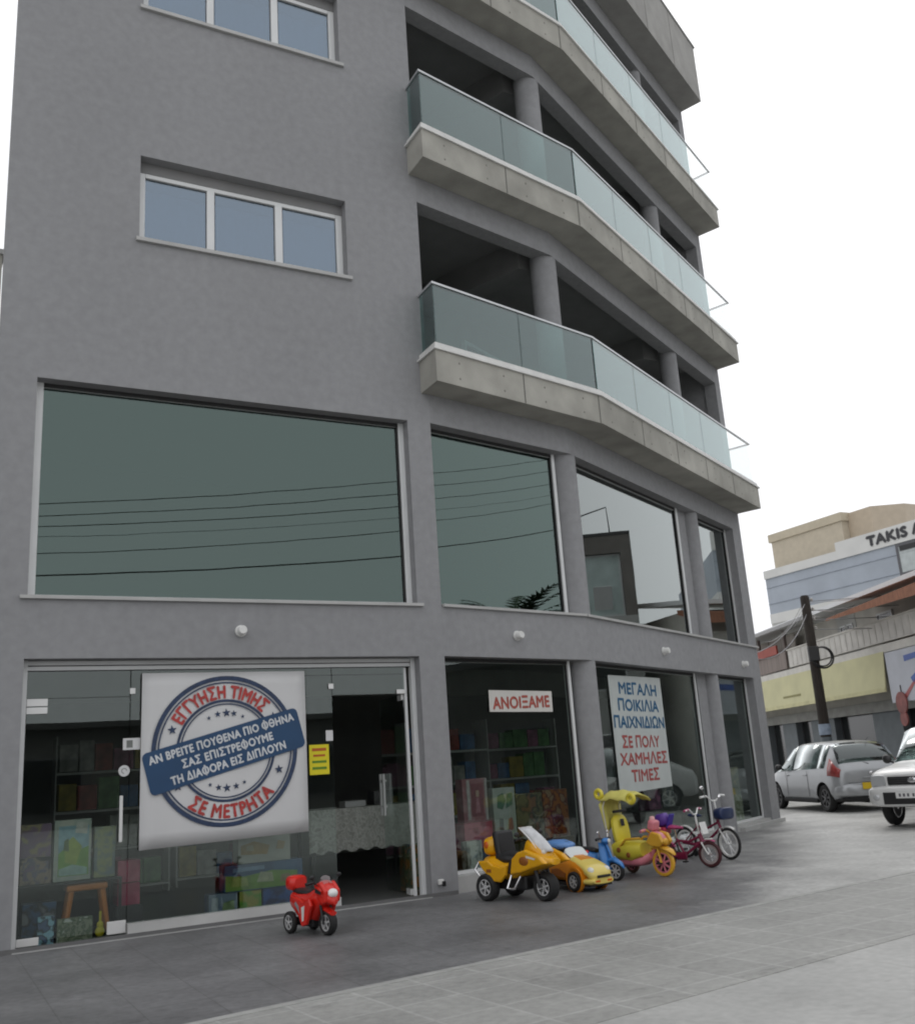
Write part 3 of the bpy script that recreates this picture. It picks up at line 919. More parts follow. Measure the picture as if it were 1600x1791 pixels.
q = MB(); q.bx(-0.09, 0.09, -0.004, -0.003, -0.115, -0.085); q.build('print_block', m_grnprint, yn)
flat('sticker', 'small blank white card stuck on the glass above the yellow notice', 'sticker', LA, sA(4.40), 1.976, 0.09, 0.125, m_paper)
st = flat('sticker', 'white rectangular sticker with grey square on the glass door, left of banner', 'sticker', LA, sA(2.08), 1.985, 0.185, 0.125, m_paper, off=-0.186)
q = MB(); q.bx(-0.055, 0.01, -0.004, -0.003, -0.04, 0.04); q.build('print_block', M('grey_print', (0.16, 0.17, 0.16), 0.5), st)
st = thing('sticker', 'round white sticker on the glass door above its handle', 'sticker', LA.p3(sA(2.005), -0.187, 1.70), 0)
q = MB(); q.lathe([(0.06, 0.0), (0.06, -0.004)], (0, 0, 0), 'y', 28, cap=True); q.build('sheet', m_paper, st)
q = MB(); put_ring(q, 0, 0, 0.022, 0.03, -0.006, 20, 0, R(270)); q.build('print_block', M('grey_ink', (0.2, 0.2, 0.2), 0.5), st, fix=False)

sg = flat('sign', 'white strip sign with red capital letters in the shop window beside the round column', 'sign', LB, 1.50, 2.335, 1.21, 0.29, M('cream_card', (0.60, 0.585, 0.55), 0.6, var=0.06), off=-0.19, tilt=R(-0.8))
q = MB(); put_text(q, 'ΑΝΟΙΞΑΜΕ', 0.0, -0.01, 1.08, 0.165, -0.005, R(1.0), 0.05, 1.05); q.build('lettering', M('brick_red_ink', (0.36, 0.075, 0.055), 0.6, var=0.35, scale=30), sg, fix=False)
ps = flat('poster', 'tall white paper poster with blue letters above and red letters below', 'poster', LD, 1.975, 1.855, 2.02, 1.80, M('poster_paper', (0.50, 0.535, 0.52), 0.45, var=0.06), off=-0.195, tilt=R(0.6), t=0.006)
q = MB()
for body, z, wd, x in (('ΜΕΓΑΛΗ', 0.70, 1.45, 0.05), ('ΠΟΙΚΙΛΙΑ', 0.435, 1.55, 0.02), ('ΠΑΙΧΝΙΔΙΩΝ', 0.17, 1.92, 0.0)):
    put_text(q, body, x, z, wd, 0.185, -0.006, R(-0.5), 0.05, 1.0)
q.build('lettering', m_blueink, ps, fix=False)
q = MB()
for body, z, wd, x in (('ΣΕ ΠΟΛΥ', -0.14, 1.42, -0.03), ('ΧΑΜΗΛΕΣ', -0.40, 1.80, 0.02), ('ΤΙΜΕΣ', -0.66, 1.05, 0.0)):
    put_text(q, body, x, z, wd, 0.185, -0.006, R(-0.5), 0.045, 1.0)
q.build('lettering', M('faded_red_ink', (0.36, 0.07, 0.065), 0.55, var=0.4, scale=22), ps, fix=False)

# ------------------------------------------------------------------ merchandise behind the glass
def carton(label, L, s0, s1, z0, z1, off, depth, palette, scale=5.0, group=None, cat='toy box', name='toy_box', window=None, tilt=0.0, shapes=()):
    c = L.p3((s0+s1)/2, off, z0)
    o = thing(name, label, cat, c, L.ang + tilt, group)
    wd, ht = s1-s0, z1-z0
    key = name + '_print_%d' % len(MATS)
    q = MB(); q.bx(-wd/2, wd/2, -depth/2, depth/2, 0, ht)
    q.build('carton', art(key, palette, scale), o, bevel=0.004)
    if window:
        x0, x1, a, b = window
        q = MB(); q.bx(-wd/2+wd*x0, -wd/2+wd*x1, -depth/2-0.003, -depth/2-0.001, ht*a, ht*b)
        q.build('picture_panel', art(key+'_panel', palette[::-1], scale*2.2), o)
    for j_, (poly, col) in enumerate(shapes):
        q = MB(); q.prismy([(-wd/2+wd*u, ht*v) for u, v in poly], -depth/2-0.006-0.001*j_, -depth/2-0.0045-0.001*j_)
        q.build('printed_shape', M('print_%.2f_%.2f_%.2f' % col, col, 0.45, var=0.2, scale=14), o)
    return o
W_, P_, G_, B_, Y_, O_, K_, V_ = (0.55, 0.56, 0.52), (0.50, 0.17, 0.22), (0.13, 0.33, 0.05), (0.06, 0.22, 0.48), (0.6, 0.45, 0.03), (0.6, 0.2, 0.02), (0.03, 0.03, 0.035), (0.17, 0.10, 0.18)
SKY_ = (0.30, 0.50, 0.62)
# two-tier display stand behind the door
rk = thing('display_rack', 'low black display rack holding boxed toys behind the left glass door', 'rack', (1.55, 0.72, 0.012))
for z in (0.04, 0.575):
    q = MB(); q.bx(-0.56, 0.5, -0.28, 0.3, z-0.02, z); q.build('shelf', m_black, rk)
for sx in (-0.55, 0.47):
    for sy in (-0.27, 0.27):
        q = MB(); q.bx(sx, sx+0.03, sy, sy+0.02, 0, 0.554); q.build('leg', m_black, rk)
q = MB(); q.bx(-0.52, 0.46, 0.24, 0.262, 0.041, 0.553); q.build('back_panel', m_black, rk)
carton('pale green and sky-blue puzzle box standing upright on the black rack', LA, sA(1.36), sA(1.74), 0.590, 1.22, -0.62, 0.10, [(0.42, 0.43, 0.38), (0.36, 0.40, 0.36), (0.46, 0.46, 0.40)], 5, shapes=[(((0.12, 0.08), (0.93, 0.08), (0.93, 0.90), (0.12, 0.90)), (0.25, 0.40, 0.46)), (((0.12, 0.08), (0.93, 0.08), (0.93, 0.55), (0.7, 0.5), (0.45, 0.62), (0.12, 0.45)), (0.16, 0.32, 0.05)), (((0.3, 0.3), (0.6, 0.25), (0.75, 0.55), (0.5, 0.72), (0.28, 0.6)), (0.30, 0.38, 0.06)), (((0.25, 0.5), (0.4, 0.48), (0.38, 0.70), (0.27, 0.66)), (0.10, 0.16, 0.05)), (((0.14, 0.09), (0.9, 0.09), (0.9, 0.2), (0.5, 0.26), (0.14, 0.2)), (0.30, 0.44, 0.40)), (((0.55, 0.78), (0.88, 0.75), (0.9, 0.93), (0.6, 0.97)), (0.50, 0.50, 0.46))])
carton('dull purple picture box on the rack, left of the pale green box', LA, sA(1.03), sA(1.34), 0.590, 0.86, -0.66, 0.2, [V_, (0.10, 0.10, 0.16), (0.28, 0.2, 0.16), K_], 6, window=(0.1, 0.9, 0.15, 0.85))
carton('brown and mauve box stacked on the dull purple picture box', LA, sA(1.02), sA(1.33), 0.862, 1.20, -0.66, 0.2, [(0.27, 0.16, 0.12), V_, (0.3, 0.24, 0.12), (0.10, 0.08, 0.10)], 6)
carton('narrow grey-green box on the rack, right of the pale green box', LA, sA(1.78), sA(2.00), 0.590, 1.12, -0.68, 0.16, [(0.22, 0.25, 0.2), (0.3, 0.32, 0.16), (0.16, 0.2, 0.22)], 7, window=(0.15, 0.85, 0.2, 0.8))
st = thing('play_stool', 'orange plastic child stool with splayed legs on the lower rack shelf', 'stool', (1.70, 0.60, 0.056))
m_or = M('orange_plastic', (0.52, 0.17, 0.025), 0.45, var=0.1)
q = MB(); q.box((0, 0, 0.46), (0.42, 0.26, 0.07)); q.build('seat', m_or, st, bevel=0.02)
for sx in (-1, 1):
    for sy in (-1, 1):
        q = MB(); q.tube([(sx*0.16, sy*0.08, 0.424), (sx*0.22, sy*0.11, 0.0)], [0.034, 0.026], 8); q.build('leg', m_or, st, smooth=40)
carton('dark navy box on the lower rack shelf beside the orange stool', LA, sA(1.07), sA(1.40), 0.056, 0.40, -0.66, 0.25, [(0.03, 0.035, 0.06), (0.05, 0.10, 0.20), K_, (0.2, 0.2, 0.22)], 7)
carton('blue figure box standing low in front of the rack near the door hinge', LA, sA(1.20), sA(1.36), 0.012, 0.28, -0.36, 0.08, [B_, SKY_, K_, (0.1, 0.14, 0.25)], 12)
carton('wide dim green box on the floor in front of the orange stool', LA, sA(1.39), sA(1.74), 0.012, 0.235, -0.37, 0.10, [(0.12, 0.14, 0.10), (0.26, 0.27, 0.2), (0.09, 0.12, 0.07), W_], 9, window=(0.2, 0.8, 0.15, 0.85))
gt = thing('toy_guitar', 'small yellow toy guitar standing on the shop floor behind the door lock', 'toy guitar', (1.82, 0.36, 0.012))
m_gy = M('guitar_yellow', (0.55, 0.45, 0.02), 0.35)
q = MB(); q.ell((0, 0, 0.055), (0.05, 0.018, 0.055)); q.ell((0, 0, 0.12), (0.035, 0.016, 0.04)); q.build('body', m_gy, gt, smooth=60)
q = MB(); q.bx(-0.011, 0.011, -0.012, 0.006, 0.15, 0.26); q.build('neck', m_gy, gt)
pk = [(0.40, 0.03, 0.09), (0.30, 0.02, 0.07), (0.48, 0.10, 0.16)]
carton('crimson storage box on the floor, lower one of the pair', LA, sA(2.03), sA(2.27), 0.27, 0.50, -0.74, 0.3, pk, 3, name='storage_box', cat='storage box')
carton('crimson storage box, upper one of the pair', LA, sA(2.03), sA(2.27), 0.51, 0.74, -0.74, 0.3, pk, 3, name='storage_box', cat='storage box')
carton('plain dark plinth box carrying the two crimson storage boxes', LA, sA(2.0), sA(2.3), 0.012, 0.268, -0.74, 0.34, [K_, (0.02, 0.02, 0.02)], 2, name='plinth_box', cat='box')
# centre stack, seen under the banner
carton('white and orange toy box on top of the centre stack under the banner', LA, sA(3.41), sA(4.05), 0.562, 0.90, -0.82, 0.22, [(0.46, 0.46, 0.42), (0.42, 0.42, 0.38), (0.48, 0.48, 0.45)], 5, shapes=[(((0.05, 0.30), (0.55, 0.26), (0.60, 0.55), (0.3, 0.72), (0.05, 0.6)), (0.40, 0.27, 0.10)), (((0.15, 0.42), (0.3, 0.4), (0.28, 0.6), (0.16, 0.58)), (0.46, 0.40, 0.25)), (((0.72, 0.4), (0.86, 0.38), (0.9, 0.62), (0.76, 0.7)), (0.40, 0.30, 0.18))])
carton('long blue and green toy box in the middle of the centre stack', LA, sA(3.24), sA(4.19), 0.262, 0.560, -0.80, 0.24, [(0.035, 0.09, 0.20), (0.05, 0.12, 0.24), (0.03, 0.08, 0.18)], 4, shapes=[(((0.01, 0.04), (0.93, 0.04), (0.93, 0.58), (0.6, 0.68), (0.25, 0.55), (0.01, 0.62)), (0.16, 0.29, 0.05)), (((0.08, 0.2), (0.3, 0.18), (0.28, 0.5), (0.1, 0.52)), (0.32, 0.38, 0.10)), (((0.4, 0.28), (0.62, 0.25), (0.6, 0.6), (0.45, 0.66)), (0.38, 0.40, 0.26)), (((0.7, 0.2), (0.85, 0.24), (0.82, 0.5), (0.72, 0.48)), (0.26, 0.20, 0.10)), (((0.1, 0.72), (0.5, 0.75), (0.5, 0.9), (0.1, 0.88)), (0.14, 0.24, 0.38))])
carton('pale blue box at the bottom left of the centre stack', LA, sA(3.06), sA(3.39), 0.012, 0.26, -0.80, 0.22, [(0.13, 0.20, 0.30), (0.20, 0.25, 0.32), (0.08, 0.13, 0.25)], 7, shapes=[(((0.08, 0.2), (0.3, 0.18), (0.32, 0.85), (0.1, 0.85)), (0.36, 0.40, 0.44)), (((0.45, 0.15), (0.9, 0.2), (0.88, 0.7), (0.5, 0.6)), (0.18, 0.26, 0.12))])
carton('olive green box at the bottom of the centre stack, between two blue ones', LA, sA(3.42), sA(3.68), 0.012, 0.26, -0.80, 0.22, [(0.22, 0.24, 0.05), G_, (0.35, 0.33, 0.08)], 7)
carton('deep blue box at the bottom right of the centre stack behind the red toy motorbike', LA, sA(3.70), sA(4.16), 0.012, 0.26, -0.80, 0.22, [(0.02, 0.05, 0.20), (0.03, 0.09, 0.30), (0.02, 0.03, 0.1)], 5)
# counter with cloth
ct = thing('counter_table', 'long counter table deep inside the shop under a pale patterned cloth', 'table', (5.95, 2.75, 0.012))
q = MB(); q.bx(-1.05, 1.05, -0.35, 0.35, 0.98, 1.02); q.build('tabletop', m_white, ct)
for sx in (-1, 1):
    for sy in (-1, 1):
        q = MB(); q.bx(sx*0.98-0.025, sx*0.98+0.025, sy*0.3-0.025, sy*0.3+0.025, 0, 0.979); q.build('leg', m_black, ct)
q = MB(); pts_t = []; N = 64
for k in range(N+1):
    x = -1.07+2.14*k/N
    pts_t.append((x, -0.38-0.018*math.sin(k*1.3)-0.01*math.sin(k*0.37)))
vs = [(x, y, 1.03) for x, y in pts_t] + [(x, y-0.01, 0.45+0.02*math.sin(i*0.9)) for i, (x, y) in enumerate(pts_t)] + [(x, 0.37, 1.03) for x, y in pts_t]
fs = [(i, i+1, N+2+i, N+1+i) for i in range(N)] + [(i+1, i, 2*(N+1)+i, 2*(N+1)+i+1) for i in range(N)]
q.add(vs, fs)
cl = q.build('tablecloth', art('lace_cloth', [(0.62, 0.62, 0.58), (0.5, 0.5, 0.46), (0.66, 0.66, 0.62), (0.44, 0.44, 0.4)], 14, 0.8), None, smooth=60)
cl.location = (5.95, 2.75, 0.012); tag(cl, 'pale patterned tablecloth draped over the long counter inside the shop', 'tablecloth')
carton('flat white box lying on the cloth-covered counter', LA, sA(5.48), sA(5.80), 1.046, 1.13, -2.6, 0.25, [W_, (0.5, 0.5, 0.5)], 2)
carton('small dark till box on the cloth-covered counter beside the flat white box', LA, sA(6.0), sA(6.28), 1.046, 1.24, -2.75, 0.25, [K_, (0.05, 0.05, 0.05), (0.09, 0.09, 0.09)], 6)
carton('orange and green boxed plant toy on the floor behind the open door leaf', LA, sA(5.62), sA(5.86), 0.012, 0.56, -0.9, 0.2, [(0.10, 0.08, 0.04), (0.30, 0.13, 0.03), (0.05, 0.10, 0.04), (0.2, 0.16, 0.1)], 12)
# second window
carton('pink doll box standing upright in the second shop window', LB, 0.66, 1.10, 0.78, 1.34, -0.66, 0.14, [(0.34, 0.17, 0.19), (0.30, 0.13, 0.15), (0.38, 0.22, 0.24)], 5, shapes=[(((0.16, 0.05), (0.28, 0.05), (0.28, 0.97), (0.16, 0.97)), (0.42, 0.38, 0.38)), (((0.34, 0.12), (0.82, 0.12), (0.82, 0.88), (0.34, 0.88)), (0.22, 0.07, 0.09)), (((0.48, 0.2), (0.68, 0.2), (0.62, 0.55), (0.53, 0.55)), (0.36, 0.16, 0.2)), (((0.52, 0.57), (0.64, 0.57), (0.64, 0.72), (0.52, 0.72)), (0.40, 0.28, 0.22)), (((0.88, 0.03), (0.97, 0.03), (0.97, 0.98), (0.88, 0.98)), (0.40, 0.37, 0.37))])
carton('pink box lying under the upright doll box in the second shop window', LB, 0.62, 1.12, 0.44, 0.775, -0.66, 0.22, [(0.36, 0.12, 0.15), P_, (0.28, 0.06, 0.09)], 4, window=(0.1, 0.9, 0.2, 0.8))
carton('white box with green leaves picture, right of the pink doll box', LB, 1.17, 1.58, 0.50, 1.19, -0.64, 0.16, [(0.36, 0.39, 0.36), (0.33, 0.36, 0.33), (0.38, 0.40, 0.38)], 6, shapes=[(((0.15, 0.62), (0.4, 0.58), (0.55, 0.75), (0.45, 0.9), (0.2, 0.85)), (0.06, 0.14, 0.09)), (((0.55, 0.6), (0.85, 0.66), (0.88, 0.9), (0.62, 0.88)), (0.08, 0.17, 0.12)), (((0.2, 0.12), (0.38, 0.1), (0.4, 0.4), (0.22, 0.42)), (0.14, 0.15, 0.14)), (((0.6, 0.14), (0.84, 0.2), (0.8, 0.42), (0.64, 0.4)), (0.26, 0.10, 0.09))])
carton('dark stacking crate under the pink boxes in the second shop window', LB, 0.60, 1.60, 0.205, 0.43, -0.72, 0.3, [K_, (0.04, 0.04, 0.04), (0.07, 0.065, 0.06)], 4, name='stacking_crate', cat='crate')
carton('grey and white box low behind the yellow quad bike', LB, 0.50, 0.76, 0.205, 0.56, -0.44, 0.12, [(0.30, 0.31, 0.29), W_, (0.15, 0.16, 0.15)], 7, window=(0.2, 0.8, 0.2, 0.8))
carton('dark green toy box in the second shop window, between white and red boxes', LB, 1.66, 2.18, 0.46, 1.08, -0.72, 0.18, [(0.05, 0.08, 0.05), (0.16, 0.14, 0.08), (0.04, 0.05, 0.04), (0.2, 0.1, 0.06)], 8)
carton('red and orange toy box in the second shop window beside the column', LB, 2.22, 2.72, 0.44, 1.10, -0.74, 0.18, [(0.22, 0.05, 0.03), (0.34, 0.12, 0.03), (0.12, 0.03, 0.025), (0.3, 0.2, 0.12)], 8)
carton('pale low crate supporting the green and red boxes in the second shop window', LB, 1.64, 2.74, 0.205, 0.44, -0.74, 0.3, [(0.09, 0.08, 0.07), (0.14, 0.11, 0.07), K_], 5, name='stacking_crate', cat='crate')
# third window
carton('magenta doll box under the tall poster', LD, 2.7, 3.2, 0.60, 0.92, -0.62, 0.2, [(0.24, 0.04, 0.14), (0.1, 0.03, 0.08), (0.3, 0.1, 0.2)], 6)
carton('black toy case below the magenta doll box', LD, 2.2, 3.9, 0.125, 0.595, -0.62, 0.3, [K_, (0.05, 0.05, 0.05), (0.10, 0.08, 0.09)], 4, name='toy_case', cat='toy case')
carton('grey figure box behind the bicycles, right of the magenta doll box', LD, 3.3, 3.8, 0.60, 1.05, -0.62, 0.2, [(0.16, 0.17, 0.18), (0.08, 0.09, 0.1), (0.25, 0.24, 0.22)], 7)
carton('olive and white box at the floor of the last narrow window', LD, 6.25, 6.75, 0.125, 0.62, -0.42, 0.16, [(0.26, 0.25, 0.06), (0.42, 0.42, 0.36), (0.2, 0.22, 0.1), W_], 5)
carton('pale mixed toy box stacked on the olive box in the last narrow window', LD, 6.22, 6.72, 0.622, 1.15, -0.42, 0.16, [(0.33, 0.34, 0.30), (0.2, 0.22, 0.2), (0.4, 0.36, 0.25)], 7)

gname = 'boxed toys on the dim back shelves'
for ux, uy, n_ in ((2.6, 4.6, 5), (4.4, 4.9, 5), (8.2, 4.6, 5), (10.2, 5.4, 5)):
    un = thing('shelf_unit', {2.6: 'dim shelf unit at the back of the shop behind the left glass door', 4.4: 'dim shelf unit at the back of the shop behind the large banner', 8.2: 'dim shelf unit at the back behind the second shop window', 10.2: 'dim shelf unit at the back behind the tall poster'}[ux], 'shelf unit', (ux, uy, 0.012))
    for k in range(4):
        q = MB(); q.bx(-0.8, 0.8, -0.2, 0.2, 0.1+0.55*k, 0.13+0.55*k); q.build('shelf', m_white, un)
    for sx in (-0.82, 0.8):
        q = MB(); q.bx(sx, sx+0.02, -0.2, 0.2, 0, 2.3); q.build('side_panel', m_white, un)
    for k in range(4):
        x = -0.76
        for j in range(n_):
            w1 = random.uniform(0.2, 0.31); h1 = random.uniform(0.25, 0.45)
            if x+w1 > 0.78: break
            c = random.choice([(0.4, 0.08, 0.06), (0.08, 0.2, 0.42), (0.45, 0.35, 0.06), (0.12, 0.3, 0.1), (0.45, 0.45, 0.42), (0.4, 0.15, 0.25)])
            b_ = thing('toy_box', 'dim boxed toy standing on the shelves at the back of the shop', 'toy box', (ux+x+w1/2, uy, 0.142+0.55*k+0.012), 0, gname)
            q = MB(); q.bx(-w1/2, w1/2, -0.15, 0.15, 0, h1); q.build('carton', M('carton_%.2f_%.2f' % c[:2], c, 0.5, var=0.4, scale=6), b_)
            x += w1+0.02

# ------------------------------------------------------------------ toys on the pavement (local x forward, y left)
m_toyrim = M('silver_plastic', (0.62, 0.62, 0.62), 0.3, 0.25, var=0.05)
def wheel(parent, x, y, r, wd, tyre=m_rubber, rim=m_toyrim, spokes=5, hubr=0.66, z=None, name='wheel', outer=0):
    z = r if z is None else z
    q = MB()
    ri = r*hubr
    q.lathe([(ri, -wd*0.42), (r*0.86, -wd*0.5), (r*0.97, -wd*0.36), (r, 0), (r*0.97, wd*0.36), (r*0.86, wd*0.5), (ri, wd*0.42)], (x, y, z), 'y', 28, closed=True)
    wh = q.build(name, tyre, parent, smooth=50)
    q = MB()
    q.lathe([(ri*0.88, -wd*0.40), (ri*0.999, -wd*0.40), (ri*0.999, wd*0.40), (ri*0.88, wd*0.40)], (x, y, z), 'y', 28, closed=True)
    q.lathe([(ri*0.24, -wd*0.45), (ri*0.24, wd*0.45)], (x, y, z), 'y', 14, cap=True)
    for k in range(spokes):
        a = 2*math.pi*k/spokes + 0.3
        d = Vector((math.cos(a), 0, math.sin(a)))
        for sgn in ((-1, 1) if not outer else (outer,)):
            c = Vector((x, y+sgn*wd*0.33, z)) + d*ri*0.56
            q.box(c, (ri*0.70, wd*0.10, ri*0.2), rot=Euler((0, -a, 0)))
    q.build('rim', rim, wh, smooth=40)
    q = MB(); yb = -outer*wd*0.3; q.lathe([(ri*0.86, yb-wd*0.1), (ri*0.86, yb+wd*0.1)], (x, y, z), 'y', 24, cap=True); q.build('rim_back', m_black, wh)
    return wh
def handlebar(parent, x, z, half, rise=0.05, back=0.05, mat=m_black, r=0.011, grip=m_black):
    q = MB(); q.tube([(x, -half, z+rise-0.012), (x-0.0, -half*0.55, z+rise), (x+back*0.5, -half*0.2, z), (x+back*0.5, half*0.2, z), (x, half*0.55, z+rise), (x, half, z+rise-0.012)], r, 8)
    hb = q.build('handlebar', mat, parent, smooth=50)
    for sg_ in (-1, 1):
        q = MB(); q.tube([(x-0.002, sg_*half*0.62, z+rise-0.003), (x-0.01, sg_*half*1.06, z+rise-0.013)], r*1.5, 8); q.build('grip', grip, hb, smooth=50)
    return hb

# red toy motorbike
t = thing('toy_motorbike', 'red plastic toy motorbike with chrome wheels, alone in front of the shop door', 'toy motorbike', (3.58, -1.37, 0.004), R(-78))
wheel(t, 0.265, 0.0, 0.115, 0.085)
for sy in (-1, 1):
    wheel(t, -0.22, sy*0.135, 0.105, 0.06, spokes=5)
q = MB(); q.loft([(-0.36, 0, 0.33, 0.05, 0.04, 2.2), (-0.28, 0, 0.30, 0.10, 0.09, 2.4), (-0.12, 0, 0.25, 0.12, 0.14, 2.5), (0.02, 0, 0.24, 0.12, 0.15, 2.5), (0.12, 0, 0.28, 0.11, 0.15, 2.5), (0.20, 0, 0.34, 0.09, 0.11, 2.3), (0.27, 0, 0.36, 0.07, 0.07, 2.2)], 22)
bd = q.build('body', m_red, t, smooth=50)
for sy in (-1, 1):
    q = MB(); q.prismy([(-0.20, 0.36), (-0.10, 0.30), (0.02, 0.08), (0.10, 0.10), (0.20, 0.28), (0.16, 0.35), (0.05, 0.31), (-0.08, 0.35)], sy*0.118, sy*0.158); q.build('side_fairing', m_red, t, bevel=0.014, seg=3)
    q = MB(); q.prismy([(0.03, 0.26), (0.09, 0.28), (0.07, 0.14), (0.04, 0.13)], sy*0.1585, sy*0.1605); q.build('decal', m_cap, t)
    q = MB(); q.prismy([(-0.10, 0.29), (0.0, 0.20), (-0.02, 0.27), (-0.07, 0.31)], sy*0.1585, sy*0.1605); q.build('decal', M('grey_decal', (0.25, 0.25, 0.26), 0.35), t)
    q = MB(); q.prismy([(0.22, 0.44), (0.33, 0.41), (0.31, 0.385), (0.22, 0.40)], sy*0.1125, sy*0.115); q.build('vent', m_black, t)
q = MB(); q.loft([(0.15, 0, 0.40, 0.06, 0.05, 2.2), (0.22, 0, 0.42, 0.105, 0.085, 2.3), (0.30, 0, 0.39, 0.10, 0.085, 2.3), (0.36, 0, 0.34, 0.07, 0.06, 2.2), (0.40, 0, 0.31, 0.03, 0.025, 2.0)], 20)
q.build('front_fairing', m_red, t, smooth=50)
for sy in (-1, 1):
    q = MB(); q.prismy([(0.16, 0.47), (0.27, 0.50), (0.365, 0.42), (0.36, 0.31), (0.29, 0.285), (0.2, 0.35)], sy*0.045, sy*0.092); q.build('nose_panel', m_red, t, bevel=0.02, seg=3)
q = MB(); q.ell((0.36, 0, 0.39), (0.045, 0.055, 0.045), rot=Euler((0, 0.5, 0))); q.build('headlight', M('lamp_lens', (0.8, 0.8, 0.78), 0.1, var=0.03), t, smooth=60)
q = MB(); q.loft([(0.20, 0, 0.47, 0.075, 0.012, 2), (0.25, 0, 0.50, 0.07, 0.05, 2, -0.6), (0.29, 0, 0.47, 0.05, 0.03, 2, -0.6)], 16); q.build('windshield', m_clear, t, smooth=60)
q = MB(); q.loft([(0.16, 0, 0.235, 0.03, 0.02, 2), (0.26, 0, 0.238, 0.045, 0.026, 2), (0.36, 0, 0.205, 0.04, 0.02, 2)], 14); q.build('front_mudguard', m_red, t, smooth=60)
for sy in (-1, 1):
    q = MB(); q.tube([(0.20, sy*0.055, 0.36), (0.265, sy*0.055, 0.105)], 0.012, 8); q.build('fork', m_black, t, smooth=40)
q = MB(); q.loft([(-0.30, 0, 0.395, 0.06, 0.025, 2.4), (-0.16, 0, 0.385, 0.085, 0.03, 2.4), (-0.02, 0, 0.375, 0.07, 0.03, 2.4), (0.04, 0, 0.40, 0.04, 0.02, 2.4)], 16); q.build('seat', m_black, t, smooth=50)
q = MB(); q.loft([(-0.40, 0, 0.46, 0.06, 0.05, 3), (-0.36, 0, 0.46, 0.10, 0.075, 3), (-0.27, 0, 0.46, 0.10, 0.075, 3), (-0.23, 0, 0.46, 0.07, 0.05, 3)], 20); q.build('top_case', m_red, t, smooth=50)
handlebar(t, 0.15, 0.46, 0.16, 0.03)
for sy in (-1, 1):
    q = MB(); q.tube([(0.24, sy*0.10, 0.46), (0.24, sy*0.15, 0.53)], 0.006, 6); q.ell((0.24, sy*0.155, 0.545), (0.012, 0.03, 0.02)); q.build('mirror', m_black, t, smooth=50)
q = MB(); q.bx(-0.22, 0.10, -0.08, 0.08, 0.07, 0.15); q.build('chassis', m_black, t, bevel=0.015)

# yellow three-wheeled toy touring bike
t = thing('toy_trike', 'big yellow toy motor trike with black seat, fat black tyres and clear windscreen', 'toy trike', (6.165, -1.16, 0.004), R(-74))
m_lens2 = M('quad_headlight', (0.7, 0.7, 0.65), 0.12)
wheel(t, 0.35, 0.0, 0.15, 0.15, spokes=6, hubr=0.6)
for sy in (-1, 1):
    wheel(t, -0.34, sy*0.225, 0.15, 0.13, spokes=6, hubr=0.6)
q = MB(); q.loft([(-0.50, 0, 0.40, 0.06, 0.03, 2.4), (-0.42, 0, 0.41, 0.19, 0.07, 2.6), (-0.28, 0, 0.37, 0.22, 0.11, 2.6), (-0.12, 0, 0.32, 0.20, 0.11, 2.6), (0.02, 0, 0.33, 0.17, 0.11, 2.6), (0.12, 0, 0.39, 0.19, 0.14, 2.6), (0.26, 0, 0.43, 0.23, 0.12, 2.6), (0.40, 0, 0.43, 0.19, 0.08, 2.4), (0.52, 0, 0.415, 0.08, 0.03, 2.2)], 26)
q.build('body', m_yel, t, smooth=50)
for sy in (-1, 1):
    q = MB(); q.prismy([(-0.46, 0.43), (-0.40, 0.345), (-0.24, 0.215), (-0.12, 0.205), (-0.03, 0.285), (0.0, 0.40), (-0.10, 0.37), (-0.22, 0.39), (-0.30, 0.44)], sy*0.205, sy*0.255); q.build('side_panel', m_yel, t, bevel=0.018, seg=3)
    q = MB(); q.prismy([(0.01, 0.29), (0.16, 0.31), (0.34, 0.36), (0.56, 0.415), (0.47, 0.485), (0.26, 0.56), (0.14, 0.53), (0.05, 0.46)], sy*0.155, sy*0.225); q.build('fairing_panel', m_yel, t, bevel=0.022, seg=3)
    q = MB(); q.prismy([(-0.03, 0.30), (0.02, 0.295), (0.05, 0.45), (0.0, 0.42)], sy*0.19, sy*0.215); q.build('vent', m_black, t, bevel=0.006)
    q = MB(); q.prismy([(0.28, 0.50), (0.42, 0.47), (0.40, 0.455), (0.28, 0.475)], sy*0.2262, sy*0.2282); q.build('decal', m_cap, t)
    q = MB(); q.ell((0.24, sy*0.222, 0.44), (0.075, 0.014, 0.05)); q.build('decal', M('brown_decal', (0.28, 0.09, 0.01), 0.4), t, smooth=60)
    q = MB(); q.box((-0.28, sy*0.258, 0.33), (0.07, 0.006, 0.035)); q.build('decal', M('brown_decal', (0.28, 0.09, 0.01), 0.4), t)
    q = MB(); q.tube([(-0.02, sy*0.16, 0.28), (-0.05, sy*0.21, 0.14), (0.06, sy*0.21, 0.14), (0.12, sy*0.16, 0.27)], 0.013, 8); q.build('foot_rail', m_chrome, t, smooth=50)
    q = MB(); q.tube([(0.28, sy*0.10, 0.38), (0.35, sy*0.10, 0.15)], 0.02, 8); q.build('fork', m_black, t, smooth=40)
    q = MB(); q.loft([(-0.10, sy*0.055, 0.19, 0.02, 0.03, 2), (0.0, sy*0.06, 0.2, 0.02, 0.03, 2)], 10); q.build('engine_cover', m_chrome, t, smooth=50)
q = MB(); q.bx(-0.38, 0.17, -0.13, 0.13, 0.12, 0.27); q.build('chassis', m_black, t, bevel=0.02)
for x in (-0.34,):
    q = MB(); q.tube([(x, -0.19, 0.15), (x, 0.19, 0.15)], 0.03, 10); q.build('axle', m_black, t, smooth=40)
